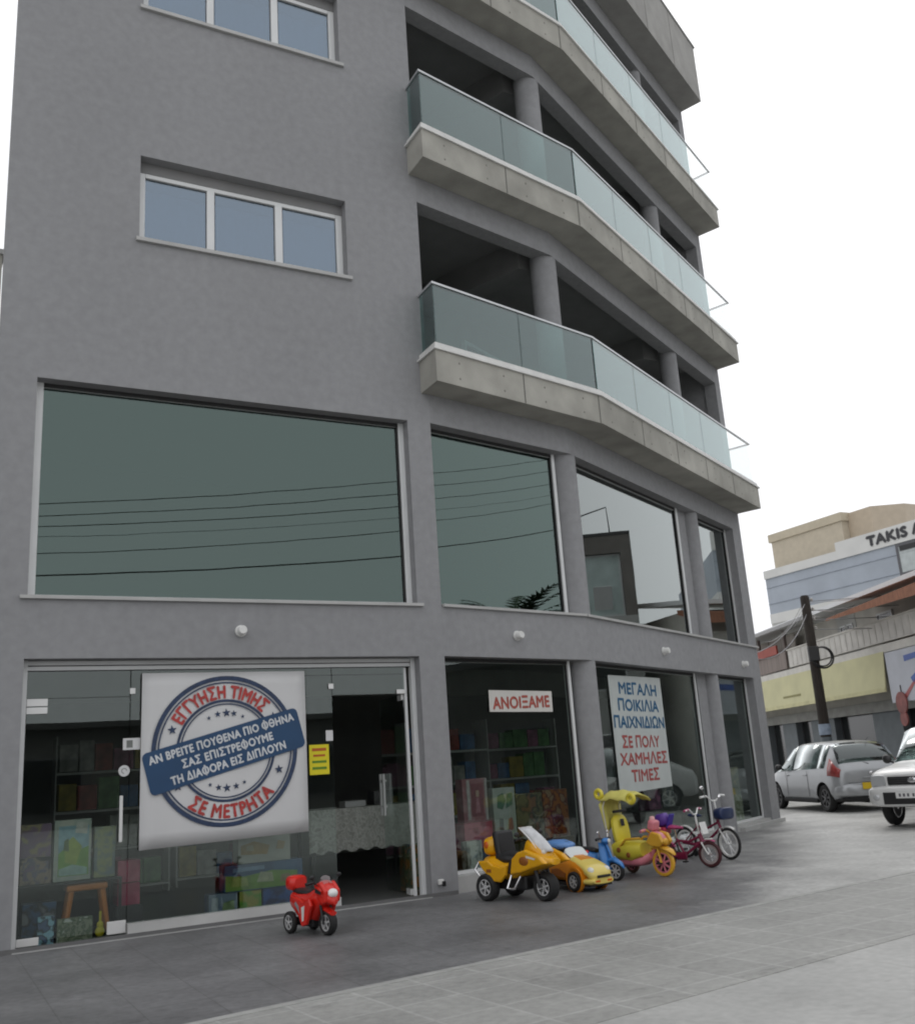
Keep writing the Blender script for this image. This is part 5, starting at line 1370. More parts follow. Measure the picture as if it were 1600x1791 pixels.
# silver hatchback: x forward, origin between the axles on the ground
hb = thing('parked_car', 'silver hatchback parked with its rear towards the shop and a yellow plate', 'car', (18.69+0.36*1.23, 4.73+0.93*1.23, 0.004), R(68.8))
HS = [
 (-1.90, 0.42, 0.55, 0.60, 0.62, 0.80, 0.60, 0.86, 0.56, 0.87),
 (-1.86, 0.30, 0.66, 0.58, 0.74, 0.86, 0.70, 0.94, 0.64, 0.96),
 (-1.78, 0.26, 0.72, 0.58, 0.80, 0.90, 0.76, 1.02, 0.68, 1.05),
 (-1.68, 0.24, 0.76, 0.58, 0.835, 0.93, 0.80, 1.16, 0.665, 1.20),
 (-1.52, 0.22, 0.78, 0.58, 0.845, 0.945, 0.82, 1.36, 0.615, 1.41),
 (-1.38, 0.20, 0.78, 0.58, 0.848, 0.945, 0.825, 1.42, 0.60, 1.475),
 (-1.05, 0.19, 0.78, 0.57, 0.848, 0.94, 0.825, 1.455, 0.60, 1.51),
 (-0.50, 0.19, 0.78, 0.56, 0.848, 0.925, 0.825, 1.475, 0.60, 1.53),
 (0.15, 0.19, 0.78, 0.56, 0.848, 0.91, 0.825, 1.46, 0.595, 1.515),
 (0.45, 0.19, 0.78, 0.56, 0.845, 0.90, 0.82, 1.38, 0.60, 1.44),
 (0.85, 0.19, 0.78, 0.56, 0.842, 0.885, 0.81, 1.12, 0.66, 1.19),
 (1.12, 0.20, 0.78, 0.56, 0.84, 0.87, 0.795, 0.95, 0.70, 1.00),
 (1.50, 0.21, 0.76, 0.55, 0.82, 0.80, 0.75, 0.85, 0.66, 0.90),
 (1.75, 0.24, 0.70, 0.52, 0.76, 0.70, 0.68, 0.73, 0.58, 0.76),
 (1.86, 0.30, 0.55, 0.46, 0.60, 0.56, 0.55, 0.58, 0.45, 0.59)]
for s_ in range(len(HS)):
    pass
body, rg = car_body(hb, 'body', HS, m_silver, (-1.23, 1.23), 0.31, 0.345, 0.80)
# window glass: rear screen, sides, front
patch(hb, 'rear_window', rg, 2, 5, 8, 14, m_cglass, 0.045)
patch(hb, 'windshield', rg, 8, 11, 8, 14, m_cglass, 0.05)
for i0, i1, ins in ((5, 6, 0.035), (6, 8, 0.035), (8, 11, 0.04)):
    patch(hb, 'side_window', rg, i0, i1, 6, 8, m_cglass, ins, both=True)
for x in (-1.23, 1.23):
    for sy in (-1, 1):
        wheel(hb, x, sy*0.745, 0.30, 0.18, m_rubber, M('dark_hubcap', (0.06, 0.06, 0.062), 0.4, 0.3), 7, 0.66, z=0.30, outer=sy)
# tail lamps wrapped round the rear corners
for i, side in enumerate((0, 1)):
    pass
patch(hb, 'tail_light', rg, 1, 4, 5, 7, m_taillens, 0.008, 0.014, both=True)
q = MB(); q.loft([(-1.955, 0, 0.46, 0.62, 0.12, 4), (-1.90, 0, 0.46, 0.76, 0.155, 4), (-1.78, 0, 0.46, 0.815, 0.17, 4), (-1.60, 0, 0.46, 0.835, 0.165, 4)], 36); q.build('rear_bumper', m_silver, hb, smooth=50)
q = MB(); q.loft([(-1.93, 0, 0.27, 0.60, 0.05, 4), (-1.86, 0, 0.265, 0.74, 0.055, 4), (-1.62, 0, 0.26, 0.78, 0.055, 4)], 28); q.build('bumper_skirt', m_under, hb, smooth=50)
q = MB(); q.box((-1.965, 0.06, 0.54), (0.014, 0.46, 0.14)); pl = q.build('number_plate', M('yellow_plate', (0.66, 0.45, 0.02), 0.4, var=0.05), hb, bevel=0.004)
q = MB(); q.ell((-1.905, 0, 0.80), (0.012, 0.055, 0.04)); q.build('badge', m_chrome, hb, smooth=60)
q = MB(); q.box((-1.915, 0, 0.715), (0.02, 0.44, 0.022)); q.build('tailgate_handle', M('silver_trim', (0.45, 0.46, 0.47), 0.3, 0.4), hb, bevel=0.005)
for sy in (-1, 1):
    q = MB(); q.ell((0.72, sy*0.93, 0.99), (0.06, 0.09, 0.07)); q.tube([(0.74, sy*0.80, 0.93), (0.73, sy*0.90, 0.97)], 0.02, 6); q.build('wing_mirror', M('mirror_black', (0.03, 0.03, 0.03), 0.4), hb, smooth=60)
    for x in (-0.42, 0.52):
        q = MB(); q.box((x, sy*0.852, 0.80), (0.17, 0.02, 0.03)); q.build('door_handle', m_silver, hb, bevel=0.008)
    q = MB()
    for x in (-0.55, 0.55):
        q.bx(x-0.004, x+0.004, sy*0.8505-0.002, sy*0.8505+0.002, 0.32, 0.90)
    q.build('door_gap', m_under, hb)
    q = MB(); q.loft([(-0.86, sy*0.80, 0.235, 0.035, 0.045, 3), (0.86, sy*0.80, 0.235, 0.035, 0.045, 3)], 14); q.build('side_skirt', m_under, hb, smooth=50)
q = MB(); q.tube([(-1.835, 0.0, 1.0), (-1.70, 0.28, 1.09)], 0.009, 6); q.build('rear_wiper', m_black, hb)
q = MB(); q.bx(-1.962, -1.958, -0.60, 0.60, 0.612, 0.622); q.build('tailgate_gap', m_under, hb)
q = MB(); q.tube([(-1.40, -0.25, 1.50), (-1.54, -0.25, 1.56)], 0.006, 6); q.build('aerial', m_black, hb)

# white compact off-roader coming from the right, cut by the frame
sv = thing('parked_car', 'white compact off-roader with black grille and white plate facing the shop corner', 'car', (16.74, 0.90, 0.004), R(196))
SS = [
 (-1.85, 0.50, 0.60, 0.75, 0.72, 0.98, 0.70, 1.45, 0.62, 1.60),
 (-1.75, 0.42, 0.72, 0.72, 0.79, 1.02, 0.77, 1.55, 0.66, 1.68),
 (-1.00, 0.38, 0.74, 0.70, 0.80, 1.04, 0.78, 1.62, 0.66, 1.72),
 (-0.10, 0.38, 0.74, 0.70, 0.80, 1.04, 0.78, 1.62, 0.66, 1.72),
 (0.12, 0.38, 0.74, 0.70, 0.80, 1.04, 0.78, 1.60, 0.66, 1.68),
 (0.42, 0.38, 0.74, 0.70, 0.80, 1.045, 0.77, 1.28, 0.70, 1.34),
 (0.68, 0.38, 0.74, 0.70, 0.79, 1.03, 0.76, 1.06, 0.72, 1.10),
 (1.00, 0.38, 0.74, 0.70, 0.79, 0.99, 0.75, 1.02, 0.70, 1.055),
 (1.50, 0.38, 0.73, 0.70, 0.78, 0.95, 0.74, 0.975, 0.68, 1.00),
 (1.72, 0.40, 0.70, 0.68, 0.76, 0.90, 0.72, 0.925, 0.66, 0.95),
 (1.78, 0.44, 0.66, 0.66, 0.73, 0.84, 0.69, 0.87, 0.64, 0.885)]
body, rg = car_body(sv, 'body', SS, m_carwhite, (-1.12, 1.12), 0.33, 0.375, 0.74)
patch(sv, 'windshield', rg, 4, 6, 8, 14, m_cglass, 0.05)
patch(sv, 'rear_window', rg, 0, 1, 8, 14, m_cglass, 0.03)
for i0, i1 in ((1, 2), (2, 3), (3, 5)):
    patch(sv, 'side_window', rg, i0, i1, 6, 8, m_cglass, 0.04, both=True)
for x in (-1.12, 1.12):
    for sy in (-1, 1):
        wheel(sv, x, sy*0.695, 0.325, 0.19, m_rubber, m_chrome, 6, 0.62, z=0.325, outer=sy)
m_trimw = M('white_bumper', (0.66, 0.66, 0.65), 0.35, var=0.04)
q = MB(); q.loft([(1.66, 0, 0.54, 0.80, 0.165, 5), (1.80, 0, 0.53, 0.80, 0.18, 5), (1.88, 0, 0.52, 0.74, 0.165, 5), (1.91, 0, 0.515, 0.60, 0.14, 5)], 36); fb = q.build('front_bumper', m_trimw, sv, smooth=45)
q = MB(); q.bx(1.905, 1.925, -0.50, 0.50, 0.40, 0.60); q.build('air_intake', m_black, fb, bevel=0.02)
q = MB(); q.bx(1.76, 1.80, -0.44, 0.44, 0.715, 0.855); gr = q.build('grille', m_black, sv, bevel=0.025)
q = MB()
for z in (0.75, 0.785, 0.82):
    q.bx(1.801, 1.812, -0.42, 0.42, z-0.006, z+0.006)
q.build('grille_bar', M('dark_trim', (0.05, 0.05, 0.052), 0.4), gr)
q = MB(); q.ell((1.815, 0, 0.79), (0.012, 0.085, 0.045)); q.build('badge', m_chrome, gr, smooth=60)
for sy in (-1, 1):
    q = MB(); q.loft([(1.60, sy*0.61, 0.80, 0.11, 0.085, 5), (1.74, sy*0.605, 0.80, 0.135, 0.10, 5), (1.805, sy*0.60, 0.79, 0.125, 0.09, 5)], 20); q.build('headlight', M('headlamp_glass', (0.50, 0.51, 0.52), 0.1, 0.2, var=0.06), sv, smooth=45)
    q = MB(); q.ell((0.50, sy*0.93, 1.13), (0.06, 0.085, 0.085)); q.tube([(0.52, sy*0.78, 1.05), (0.51, sy*0.90, 1.10)], 0.02, 6); q.build('wing_mirror', M('mirror_black', (0.03, 0.03, 0.03), 0.4), sv, smooth=60)
    q = MB(); q.ell((1.916, sy*0.62, 0.52), (0.02, 0.06, 0.05)); q.build('fog_light', M('headlamp_glass', (0.6, 0.61, 0.62), 0.1, 0.2), fb, smooth=60)
q = MB(); q.bx(1.926, 1.938, -0.27, 0.27, 0.50, 0.60); q.cur = 1; q.bx(1.9385, 1.9395, 0.225, 0.266, 0.503, 0.597)
q.build('number_plate', [M('white_plate', (0.68, 0.68, 0.67), 0.4, var=0.03), M('plate_blue', (0.03, 0.08, 0.40), 0.4)], sv)
q = MB()
for y in (-0.20, -0.13, -0.06, 0.03, 0.10, 0.17):
    q.bx(1.9385, 1.9392, y-0.018, y+0.018, 0.525, 0.578)
q.build('plate_characters', M('plate_ink', (0.09, 0.09, 0.1), 0.5), sv)
q = MB(); q.tube([(0.63, -0.45, 1.115), (0.50, 0.05, 1.26)], 0.008, 6); q.tube([(0.63, 0.15, 1.12), (0.50, 0.60, 1.25)], 0.008, 6); q.build('wiper', m_black, sv)
q = MB(); q.loft([(-1.4, 0, 0.36, 0.55, 0.08, 4), (1.70, 0, 0.40, 0.55, 0.06, 4)], 16); q.build('chassis', m_under, sv)

# ------------------------------------------------------------------ buildings across the street
def window_part(root, x0, x1, z0, z1, y, frame, pane, fw_=0.06, name='window'):
    q = MB()
    q.bx(x0, x0+fw_, y-0.05, y, z0, z1); q.bx(x1-fw_, x1, y-0.05, y, z0, z1); q.bx(x0+fw_, x1-fw_, y-0.05, y, z0, z0+fw_); q.bx(x0+fw_, x1-fw_, y-0.05, y, z1-fw_, z1)
    w_ = q.build(name, frame, root)
    q = MB(); q.bx(x0+fw_, x1-fw_, y-0.03, y-0.015, z0+fw_, z1-fw_); q.build('pane', pane, w_)
    return w_
m_cream = M('cream_render', (0.58, 0.56, 0.51), 0.85, var=0.1, scale=1.2, var2=0.08)
m_greyw = M('grey_white_render', (0.50, 0.50, 0.48), 0.85, var=0.1, scale=1.0, var2=0.10, scale2=0.3)
m_darkglass = M('dark_shop_glass', (0.02, 0.022, 0.022), 0.12, spec=0.6, var=0.1)
m_yaw = M('yellow_awning_cloth', (0.58, 0.555, 0.33), 0.75, var=0.07, scale=1.5)
m_terr = M('terracotta_tiles', (0.33, 0.15, 0.09), 0.8, var=0.25, scale=4, stretch=(4, 1, 1))
m_whiteroof = M('white_roof_sheet', (0.74, 0.75, 0.76), 0.5, var=0.04)
m_redsill = M('red_brown_paint', (0.32, 0.055, 0.035), 0.6, var=0.15)
ROT1 = math.atan2(-0.90349, -0.42860)
f1 = thing('shop_house', 'low cream shop building with long yellow awning across the street', 'building', (30.37, 19.02, 0), ROT1)
q = MB()
q.bx(-9.0, 16.5, 0.0, 0.3, 2.45, 3.86)
q.bx(-9.0, 16.5, 0.0, 0.3, 3.86, 5.56)
q.bx(-9.0, 16.5, 5.0, 5.3, 0.0, 5.55)
q.bx(-9.0, -8.7, 0.31, 4.99, 0.0, 5.55)
q.bx(16.2, 16.5, 0.31, 4.99, 0.0, 5.55)
q.build('wall', m_cream, f1)
q = MB()
for a, b in ((-9.0, 0.45), (2.05, 3.40), (4.85, 6.85), (9.75, 11.6), (13.6, 16.5)):
    q = MB(); q.bx(a, b, 0.001, 0.29, 0.0, 2.449); q.build('pier', M('blue_grey_render', (0.17, 0.19, 0.20), 0.8, var=0.1), f1)
for a, b in ((0.45, 2.05), (3.40, 4.85), (6.85, 9.75), (11.6, 13.6)):
    window_part(f1, a+0.003, b-0.003, 0.02, 2.44, 0.28, M('dark_metal_frame', (0.06, 0.06, 0.065), 0.5), m_darkglass, 0.07, 'shop_opening')
q = MB(); q.bx(-9.0, 16.5, -0.9, -0.002, 3.87, 4.10); q.build('slab', M('pale_slab', (0.64, 0.62, 0.57), 0.8, var=0.1), f1)
q = MB(); q.prism([(0, 0), (1, 0), (1, 1), (0, 1)], 0, 1)
q.v = []; q.f = []; q.mi = []
for x0, x1 in ((-6.0, 13.0),):
    vs = [(x0, -0.91, 3.90), (x1, -0.91, 3.90), (x1, -1.02, 2.90), (x0, -1.02, 2.90), (x0, -0.905, 3.90), (x1, -0.905, 3.90), (x1, -0.98, 2.90), (x0, -0.98, 2.90)]
    q.add(vs, [(0, 1, 2, 3), (7, 6, 5, 4), (0, 4, 5, 1), (3, 2, 6, 7), (0, 3, 7, 4), (1, 5, 6, 2)])
aw = q.build('awning', m_yaw, f1)
q = MB(); q.bx(-6.0, 13.0, -1.03, -0.985, 2.78, 2.899); q.build('valance', M('pale_yellow_cloth', (0.56, 0.53, 0.30), 0.7), aw)
q = MB(); q.bx(5.2, 6.8, -0.95, -0.942, 3.13, 3.19); 
q.v = [p + Vector((0, -0.06, 0)) for p in q.v]; q.build('print_block', M('olive_print', (0.25, 0.23, 0.08), 0.6), aw)
q = MB(); q.bx(-9.0, 16.5, -0.12, -0.003, 2.30, 2.62); q.build('beam', M('weathered_beam', (0.30, 0.30, 0.28), 0.8, var=0.15), f1)
# balcony parapet of pierced pale blocks
q = MB(); q.bx(5.9, 16.5, -0.88, -0.80, 4.161, 4.75); q.cur = 1
for i in range(26):
    x = 6.2+0.4*i
    q.bx(x, x+0.10, -0.892, -0.881, 4.20, 4.70)
q.cur = 2; q.bx(5.85, 16.5, -0.91, -0.77, 4.751, 4.80)
q.build('balcony_parapet', [M('pale_parapet', (0.60, 0.58, 0.54), 0.8, var=0.12), M('parapet_shade', (0.57, 0.55, 0.51), 0.8), m_cream], f1)
# closed-in veranda at the left with timber boarding and a red-brown rail
q = MB(); q.bx(0.2, 5.6, -0.86, -0.80, 4.161, 4.76); q.cur = 1; q.bx(1.6, 4.98, -0.93, -0.87, 4.74, 5.06)
q.build('veranda_front', [M('weathered_boards', (0.24, 0.20, 0.18), 0.8, var=0.25, scale=3, stretch=(8, 1, 0.3)), m_redsill], f1)
for x in (0.25, 2.9, 5.55):
    q = MB(); q.bx(x-0.05, x+0.05, -0.84, -0.74, 4.765, 5.50); q.build('post', M('brown_post', (0.14, 0.11, 0.10), 0.7), f1)
q = MB(); q.bx(0.31, 2.84, -0.4, -0.36, 4.77, 5.4); q.bx(2.96, 5.49, -0.4, -0.36, 4.77, 5.4); q.build('curtain', M('greyish_curtain', (0.34, 0.31, 0.28), 0.9, var=0.2, scale=2, stretch=(5, 1, 0.5)), f1)
q = MB()
vs = [(-9.2, -1.1, 5.57), (16.9, -1.1, 5.57), (16.9, 2.6, 6.05), (-9.2, 2.6, 6.05), (-9.2, -1.1, 5.70), (16.9, -1.1, 5.70), (16.9, 2.6, 6.18), (-9.2, 2.6, 6.18)]
q.add(vs, [(0, 3, 2, 1), (4, 5, 6, 7), (0, 1, 5, 4), (1, 2, 6, 5), (2, 3, 7, 6), (3, 0, 4, 7)])
q.build('roof', m_whiteroof, f1)
q = MB(); q.bx(-9.2, 9.0, -1.13, -1.101, 5.54, 5.66); q.build('gutter', M('grey_gutter', (0.3, 0.3, 0.3), 0.5), f1)
q = MB()
vs = [(11.0, -1.55, 5.10), (16.8, -1.55, 4.95), (16.8, -0.003, 5.42), (11.6, -0.003, 5.42), (11.0, -1.55, 5.17), (16.8, -1.55, 5.27), (16.8, -0.003, 5.565), (11.6, -0.003, 5.56)]
q.add(vs, [(0, 3, 2, 1), (4, 5, 6, 7), (0, 1, 5, 4), (1, 2, 6, 5), (2, 3, 7, 6), (3, 0, 4, 7)])
q.build('tile_roof', m_terr, f1)
for a in (8.55, 9.08):
    window_part(f1, a, a+0.42, 4.52, 5.18, -0.002, m_frame, m_darkglass, 0.05)
window_part(f1, 11.2, 12.2, 4.3, 5.2, -0.002, m_frame, m_darkglass, 0.06)
q = MB(); q.bx(8.3, 9.7, -0.02, -0.001, 4.2, 5.52); q.build('wall_panel', m_greyw, f1)
# advertising panel at the right end of the awning
ad = thing('advertising_panel', 'white and blue advertising panel hung at the right end of the yellow awning', 'sign', (30.37, 19.02, 0), ROT1)
q = MB(); q.bx(13.15, 16.6, -0.96, -0.905, 2.45, 3.84); q.build('board', M('pale_blue_board', (0.50, 0.52, 0.57), 0.5, var=0.12, scale=1.2), ad)
q = MB(); q.prismy([(14.2, 3.50), (16.4, 3.62), (16.4, 3.74), (14.2, 3.66)], -0.968, -0.962); q.prismy([(14.4, 3.05), (14.8, 3.2), (16.4, 3.3), (16.4, 3.13), (14.9, 3.03), (14.5, 2.9)], -0.968, -0.962); q.build('blue_mark', M('panel_blue', (0.06, 0.12, 0.40), 0.5), ad)
q = MB(); q.prismy([(13.9, 2.62), (14.6, 3.0), (14.6, 2.9), (14.0, 2.52)], -0.968, -0.962); q.build('red_mark', M('panel_red', (0.42, 0.10, 0.10), 0.5), ad)
sgn = thing('round_sign', 'round red hanging sign in front of the pale advertising panel', 'sign', (30.37, 19.02, 0), ROT1)
q = MB(); q.lathe([(0.30, -0.02), (0.30, 0.02)], (13.75, -1.0, 2.42), 'y', 28, cap=True); q.lathe([(0.20, -0.02), (0.20, 0.02)], (13.75, -1.0, 2.0), 'y', 24, cap=True); q.build('disc', M('faded_red', (0.27, 0.085, 0.075), 0.6, var=0.35, scale=5), sgn)
q = MB(); q.bx(13.73, 13.77, -0.975, -0.955, 2.0, 2.9); q.build('bracket', m_black, sgn)

# tall blue-grey building behind
ROT2 = math.atan2(-0.99952, -0.03094)
f2 = thing('office_building', 'tall pale blue office building with white parapet bearing dark letters', 'building', (45.55, 34.22, 0), ROT2)
m_bluegrey = M('blue_grey_cladding', (0.37, 0.41, 0.465), 0.6, var=0.06, scale=0.8, var2=0.05)
m_whitew = M('white_render', (0.66, 0.66, 0.64), 0.8, var=0.06, scale=0.6)
X0 = 1.9
q = MB(); q.bx(X0, 26, 0.0, 14.0, 0.0, 8.72); q.build('lower_wall', m_greyw, f2)
q = MB(); q.bx(X0, 26, -0.05, 14.0, 8.721, 9.30); q.build('white_band', m_whitew, f2)
q = MB(); q.bx(X0, 26, 0.0, 14.0, 9.301, 11.48); q.build('wall', m_bluegrey, f2)
q = MB()
q.bx(X0, 7.72, -0.10, 0.18, 11.481, 11.98); q.bx(7.721, 26, -0.10, 0.18, 11.481, 12.46); q.bx(X0, X0+0.28, 0.181, 14, 11.481, 11.98)
q.build('parapet', m_whitew, f2)
q = MB(); q.bx(X0, 26, -0.04, -0.002, 9.90, 9.93); q.bx(X0, 26, -0.04, -0.002, 10.9, 10.92); q.build('cladding_joint', M('joint_grey', (0.31, 0.345, 0.40), 0.6), f2)
q = MB(); put_text(q, 'TAKIS', 11.27, 11.99, 2.60, 0.52, -0.13, 0, 0.10, 1.05); put_text(q, 'A', 13.17, 12.0, 0.52, 0.52, -0.13, 0, 0.10)
for p in q.v: pass
q.build('sign_lettering', M('black_letters', (0.03, 0.03, 0.035), 0.5), f2, fix=False)
window_part(f2, 11.65, 13.3, 9.75, 11.45, -0.01, M('dark_frame', (0.10, 0.10, 0.11), 0.5), M('pale_blind', (0.46, 0.50, 0.50), 0.4), 0.16)
q = MB(); q.bx(11.9, 13.05, -0.075, -0.062, 11.05, 11.32); q.build('window_box', m_black, f2)
q = MB(); q.bx(2.5, 2.9, -0.03, -0.002, 6.6, 7.9); q.bx(4.5, 6.8, -0.03, -0.002, 6.6, 8.1); q.bx(8.5, 11, -0.03, -0.002, 6.6, 8.1); q.build('window_strip', m_darkglass, f2)
# beige stair tower above
q = MB(); q.bx(X0+0.05, 7.60, 0.9, 9.0, 11.49, 13.85); q.build('roof_block', M('beige_render', (0.52, 0.46, 0.36), 0.85, var=0.06), f2)
q = MB(); q.bx(X0-0.1, 7.70, 0.8, 9.1, 13.851, 14.35); q.build('roof_block_cornice', M('beige_cornice', (0.52, 0.46, 0.35), 0.85, var=0.06), f2)
q = MB(); q.prism([(7.61, 1.4), (9.3, 1.4), (10.3, 3.0), (10.3, 9.0), (7.61, 9.0)], 11.49, 14.3); q.build('lift_tower', M('pink_beige_render', (0.50, 0.42, 0.32), 0.85, var=0.06), f2)

# neighbour on the far left
nb = thing('neighbour_building', 'pale beige rendered building just visible beyond the left edge of the grey block', 'building', (-2.5, 3.2, 0))
q = MB(); q.bx(-6.0, 3.15, 0.0, 9.0, 0.0, 9.28); q.build('wall', M('pale_beige_render', (0.42, 0.41, 0.36), 0.85, var=0.08), nb)
q = MB(); q.bx(-6.05, 3.17, -0.04, 9.0, 9.281, 9.36); q.build('coping', m_sill, nb)
window_part(nb, -4.0, -2.4, 4.5, 6.0, -0.002, m_frame, m_darkglass)

# ------------------------------------------------------------------ wooden power pole and cables at the street corner
pp = thing('power_pole', 'dark wooden power pole with coiled cable standing behind the silver hatchback', 'pole', (22.66, 8.99, 0))
m_pole = M('creosoted_wood', (0.035, 0.028, 0.022), 0.85, var=0.35, scale=6, stretch=(6, 6, 0.6), bump=0.4, bscale=30)
q = MB(); q.lathe([(0.155, 0.0), (0.145, 2.5), (0.13, 5.66), (0.10, 5.72)], (0, 0, 0), 'z', 18, cap=True); q.build('shaft', m_pole, pp, smooth=40)
u_ = Vector((0.8757, -0.4836, 0))      # across the view
v_ = Vector((-0.4836, -0.8757, 0))
def circ(c, rad, a0=0, a1=2*math.pi, n=24):
    return [Vector(c) + u_*rad*math.cos(a0+(a1-a0)*k/n) + Vector((0, 0, 1))*rad*math.sin(a0+(a1-a0)*k/n) for k in range(n+1)]
q = MB(); q.tube(circ(u_*0.20+v_*0.17+Vector((0, 0, 3.88)), 0.30), 0.028, 8); q.tube(circ(u_*0.17+v_*0.2+Vector((0, 0, 3.90)), 0.27), 0.022, 8); q.build('cable_coil', m_black, pp, smooth=60)
q = MB(); q.box(v_*0.19+Vector((0, 0, 4.0))-u_*0.05, (0.30, 0.14, 0.42), math.atan2(u_.y, u_.x)); q.build('junction_box', M('dark_box', (0.035, 0.035, 0.035), 0.6), pp, bevel=0.02)
q = MB()
for k, z in enumerate((5.58, 5.30, 5.02, 4.74)):
    c = Vector((0, 0, z)) + u_*0.19
    q.tube([Vector((0, 0, z))+u_*0.1, c], 0.012, 6); q.lathe([(0.02, -0.05), (0.045, -0.02), (0.03, 0.0), (0.045, 0.03), (0.02, 0.06)], c, 'z', 10, cap=True)
q.build('insulator', M('porcelain', (0.5, 0.48, 0.45), 0.3), pp, smooth=50)
q = MB(); q.lathe([(0.17, 1.72), (0.168, 2.02)], (0, 0, 0), 'z', 18, cap=False); q.build('wrapped_notice', M('pale_blue_notice', (0.30, 0.36, 0.44), 0.6, var=0.2, scale=8), pp, smooth=60)
q = MB(); q.lathe([(0.155, 1.3), (0.153, 1.66)], (0, 0, 0), 'z', 18); q.build('metal_band', M('dull_band', (0.12, 0.14, 0.15), 0.5), pp, smooth=60)
P0 = Vector((22.66, 8.99, 0))
def cable(label, a, b, sag, r=0.012, mat=None, group='overhead cables at the street corner'):
    a, b = Vector(a), Vector(b); n = 24; pts = []
    for k in range(n+1):
        f_ = k/n; p = a.lerp(b, f_); p.z -= sag*4*f_*(1-f_); pts.append(p)
    q = MB(); q.tube(pts, r, 6)
    o = q.build('power_cable', mat or M('cable_grey', (0.25, 0.25, 0.26), 0.6), None, smooth=60)
    tag(o, label, 'cable', group)
cable('topmost cable running from the wooden pole to the right past the blue building', P0+Vector((0.1, 0, 5.55)), (44, -4, 8.2), 0.7)
cable('second cable from the top of the wooden pole, running right below the topmost', P0+Vector((0.1, 0, 5.28)), (44, -4, 7.7), 0.75)
cable('third cable down from the wooden pole, running right', P0+Vector((0.1, 0, 5.0)), (44, -4, 7.2), 0.8)
cable('lowest cable running right from the wooden pole above the coil', P0+Vector((0.1, 0, 4.72)), (44, -4, 6.6), 0.85)
cable('cable running left from the wooden pole to the corner of the grey block', P0+Vector((0, 0, 5.5)), (15.71, 4.4, 3.45), 0.25, 0.010)
cable('lower cable running left from the wooden pole to the grey block corner', P0+Vector((0, 0, 5.2)), (15.71, 4.4, 3.35), 0.4, 0.010)
cable('cable dropping from the wooden pole to the roof of the low cream shop', P0+Vector((0, 0, 5.45)), (28.6, 15.4, 5.8), 0.25, 0.010)
for i_, (dz, tgt, sag, lab) in enumerate(((5.62, (30.0, 18.4, 5.75), 0.5, 'pale cable from the pole head to the far end of the cream shop roof'), (5.35, (26.6, 10.4, 5.8), 0.15, 'short pale cable from the pole to the near end of the cream shop roof'), (5.15, (45.0, 24.5, 9.0), 0.5, 'pale cable from the pole up to the white band of the blue office building'), (5.5, (46, 2, 8.6), 0.5, 'pale cable crossing the street to the right, above the terracotta roof'))):
    cable(lab, P0+Vector((0.05*i_, 0, dz)), tgt, sag, 0.011, M('pale_cable', (0.5, 0.5, 0.5), 0.6))
cable('slack cable from the wooden pole to the veranda of the low cream shop', P0+Vector((0, 0, 4.9)), (28.0, 13.8, 5.2), 0.45, 0.010)

# ------------------------------------------------------------------ what stands across the street behind the camera (seen in the glass)
m_wire = M('wire_black', (0.02, 0.02, 0.02), 0.6)
for i, (za, zb, word) in enumerate(((8.18, 9.15, 'topmost'), (7.88, 8.79, 'second highest'), (7.62, 8.45, 'third highest'), (7.37, 8.14, 'thin faint'), (6.96, 7.74, 'second lowest'), (6.44, 7.06, 'lowest and thickest'))):
    q = MB(); sl = (zb-za)/7.25; pts = []
    for k in range(41):
        x = -26+62*k/40
        z = za + sl*(x-2.27) + 0.0035*((x-6)**2-14)
        pts.append((x, -12.56, z))
    q.tube(pts, 0.006 if i == 3 else (0.019 if i == 5 else 0.011), 6)
    o = q.build('power_line', m_wire, None, smooth=60)
    tag(o, word + ' of six power lines mirrored in the big first-floor window', 'power line', 'power lines strung along the street')
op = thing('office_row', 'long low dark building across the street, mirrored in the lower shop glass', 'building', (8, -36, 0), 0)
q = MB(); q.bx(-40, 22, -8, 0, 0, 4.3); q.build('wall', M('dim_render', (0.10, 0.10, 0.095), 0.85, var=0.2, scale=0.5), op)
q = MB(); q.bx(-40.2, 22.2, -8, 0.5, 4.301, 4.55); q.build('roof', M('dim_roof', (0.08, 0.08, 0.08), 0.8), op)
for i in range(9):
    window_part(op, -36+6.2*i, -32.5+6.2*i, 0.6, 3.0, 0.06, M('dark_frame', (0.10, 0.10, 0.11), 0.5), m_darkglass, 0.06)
# grey-brown building with tilted windows, mirrored in the corner glass
gb = thing('grey_house', 'grey-brown house with tilted pale windows, mirrored in the curved corner glass', 'building', (23.6, 2.75, 0), R(-90))
q = MB()
q.bx(0, 6.5, 0.0, 0.3, 7.55, 8.1); q.bx(0.0, 0.35, 0.0, 0.3, 5.6, 7.549); q.bx(3.2, 6.5, 0.0, 0.3, 5.6, 7.549)
q.bx(0, 6.5, 5, 5.3, 0, 8.1); q.bx(0, 0.3, 0.31, 4.99, 0, 8.1); q.bx(6.2, 6.5, 0.31, 4.99, 0, 8.1)
q.build('wall', M('grey_brown_render', (0.20, 0.185, 0.17), 0.85, var=0.1), gb)
window_part(gb, 0.36, 3.19, 5.61, 7.54, 0.2, m_frame, M('pale_green_pane', (0.62, 0.72, 0.70), 0.15), 0.06)
for x in (0.7, 1.6):
    q = MB(); q.box((x+0.3, -0.14, 6.15), (0.55, 0.03, 0.75), rot=Euler((0.5, 0, 0))); q.build('tilted_sash', m_frame, gb)
q = MB(); q.bx(0, 6.5, -0.02, 5.3, 8.101, 8.2); q.build('roof', M('dim_roof', (0.08, 0.08, 0.08), 0.8), gb)
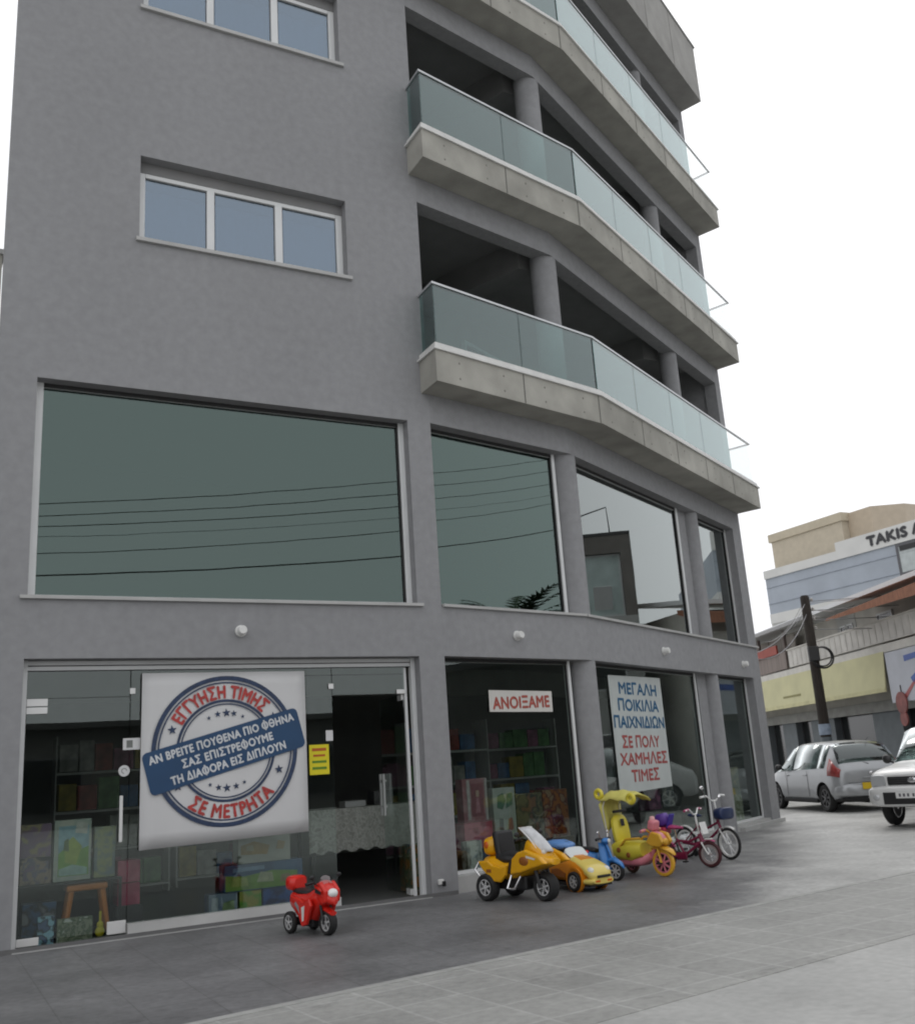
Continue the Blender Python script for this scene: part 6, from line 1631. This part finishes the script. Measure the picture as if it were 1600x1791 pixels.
q = MB(); q.tube([(1.9, 1, 8.2), (1.9, 1, 9.8)], 0.03, 6); q.tube([(1.9, 1, 8.9), (0.6, 1, 9.25), (0.55, 1, 8.2)], 0.025, 6); q.tube([(1.9, 1, 8.35), (0.6, 1, 8.3)], 0.025, 6); q.build('roof_aerial', m_wire, gb, smooth=40)
q = MB(); q.bx(0.0, 6.5, 0.0, 0.3, 0.0, 5.599); q.build('lower_wall', m_greyw, gb)
for a in (0.5, 2.6, 4.6):
    window_part(gb, a, a+1.3, 3.4, 4.9, -0.003, m_frame, m_darkglass)
# white van parked before it
vn = thing('parked_van', 'white van parked across the street, mirrored in the glass beside the poster', 'van', (22.5, 1.5, 0.004), R(90))
VS = [(-2.2, 0.40, 0.80, 0.8, 0.88, 1.15, 0.88, 2.0, 0.80, 2.1), (-2.1, 0.32, 0.84, 0.8, 0.92, 1.15, 0.92, 2.08, 0.82, 2.15), (0.4, 0.32, 0.84, 0.8, 0.92, 1.15, 0.92, 2.08, 0.82, 2.15), (0.8, 0.32, 0.84, 0.8, 0.92, 1.15, 0.92, 2.0, 0.80, 2.08), (1.5, 0.32, 0.84, 0.8, 0.92, 1.12, 0.90, 1.25, 0.80, 1.32), (2.1, 0.36, 0.80, 0.7, 0.88, 0.95, 0.85, 1.0, 0.78, 1.05), (2.2, 0.42, 0.70, 0.6, 0.78, 0.8, 0.76, 0.84, 0.7, 0.86)]
body, rg = car_body(vn, 'body', VS, m_carwhite, (-1.3, 1.4), 0.34, 0.39, 0.86)
patch(vn, 'windshield', rg, 3, 4, 8, 14, m_darkglass, 0.05)
patch(vn, 'side_window', rg, 2, 4, 6, 8, m_darkglass, 0.05, both=True)
patch(vn, 'rear_side_window', rg, 1, 2, 6, 8, m_darkglass, 0.06, both=True)
for x in (-1.3, 1.4):
    for sy in (-1, 1):
        wheel(vn, x, sy*0.80, 0.33, 0.2, m_rubber, m_toyrim, 6, 0.62, z=0.33, outer=sy)
# dim row further along
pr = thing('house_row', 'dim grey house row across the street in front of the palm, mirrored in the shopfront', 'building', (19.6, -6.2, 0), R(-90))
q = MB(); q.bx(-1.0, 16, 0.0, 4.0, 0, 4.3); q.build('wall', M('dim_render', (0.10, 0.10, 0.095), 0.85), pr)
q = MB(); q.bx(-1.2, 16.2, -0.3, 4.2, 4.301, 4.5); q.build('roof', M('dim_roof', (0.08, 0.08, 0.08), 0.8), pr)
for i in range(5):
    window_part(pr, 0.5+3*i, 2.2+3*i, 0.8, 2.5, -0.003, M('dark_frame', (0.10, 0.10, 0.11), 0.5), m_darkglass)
# palm
pm = thing('palm_tree', 'palm tree whose top fronds are mirrored in the window above the second shopfront', 'palm', (25.4, -11.6, 0))
q = MB(); pts = [(0.05*math.sin(k), 0.04*math.cos(k*1.3), 6.05*k/9) for k in range(10)]
q.tube(pts, [0.24-0.01*k for k in range(10)], 12); q.build('trunk', M('palm_bark', (0.14, 0.10, 0.07), 0.9, var=0.3, scale=12, stretch=(1, 1, 6)), pm, smooth=40)
q = MB()
for k in range(34):
    a = 2*math.pi*k/34*1.0 + random.random()*0.3; el_ = R(random.uniform(-5, 62)); L_ = random.uniform(2.2, 3.2)
    prev = Vector((0, 0, 6.0)); dirv = Vector((math.cos(a)*math.cos(el_), math.sin(a)*math.cos(el_), math.sin(el_)))
    side = dirv.cross(Vector((0, 0, 1))).normalized()
    for j in range(12):
        nx_ = prev + dirv*L_/12
        dirv = (dirv + Vector((0, 0, -0.10))).normalized()
        for sg_ in (-1, 1):
            tip = nx_ + side*sg_*0.5*math.sin(math.pi*(j+1.5)/14) + dirv*0.22 + Vector((0, 0, -0.03))
            q.add([prev, nx_, tip], [(0, 1, 2)])
        prev = nx_
q.build('crown', M('palm_leaf', (0.045, 0.07, 0.03), 0.6, var=0.3), pm, fix=False)
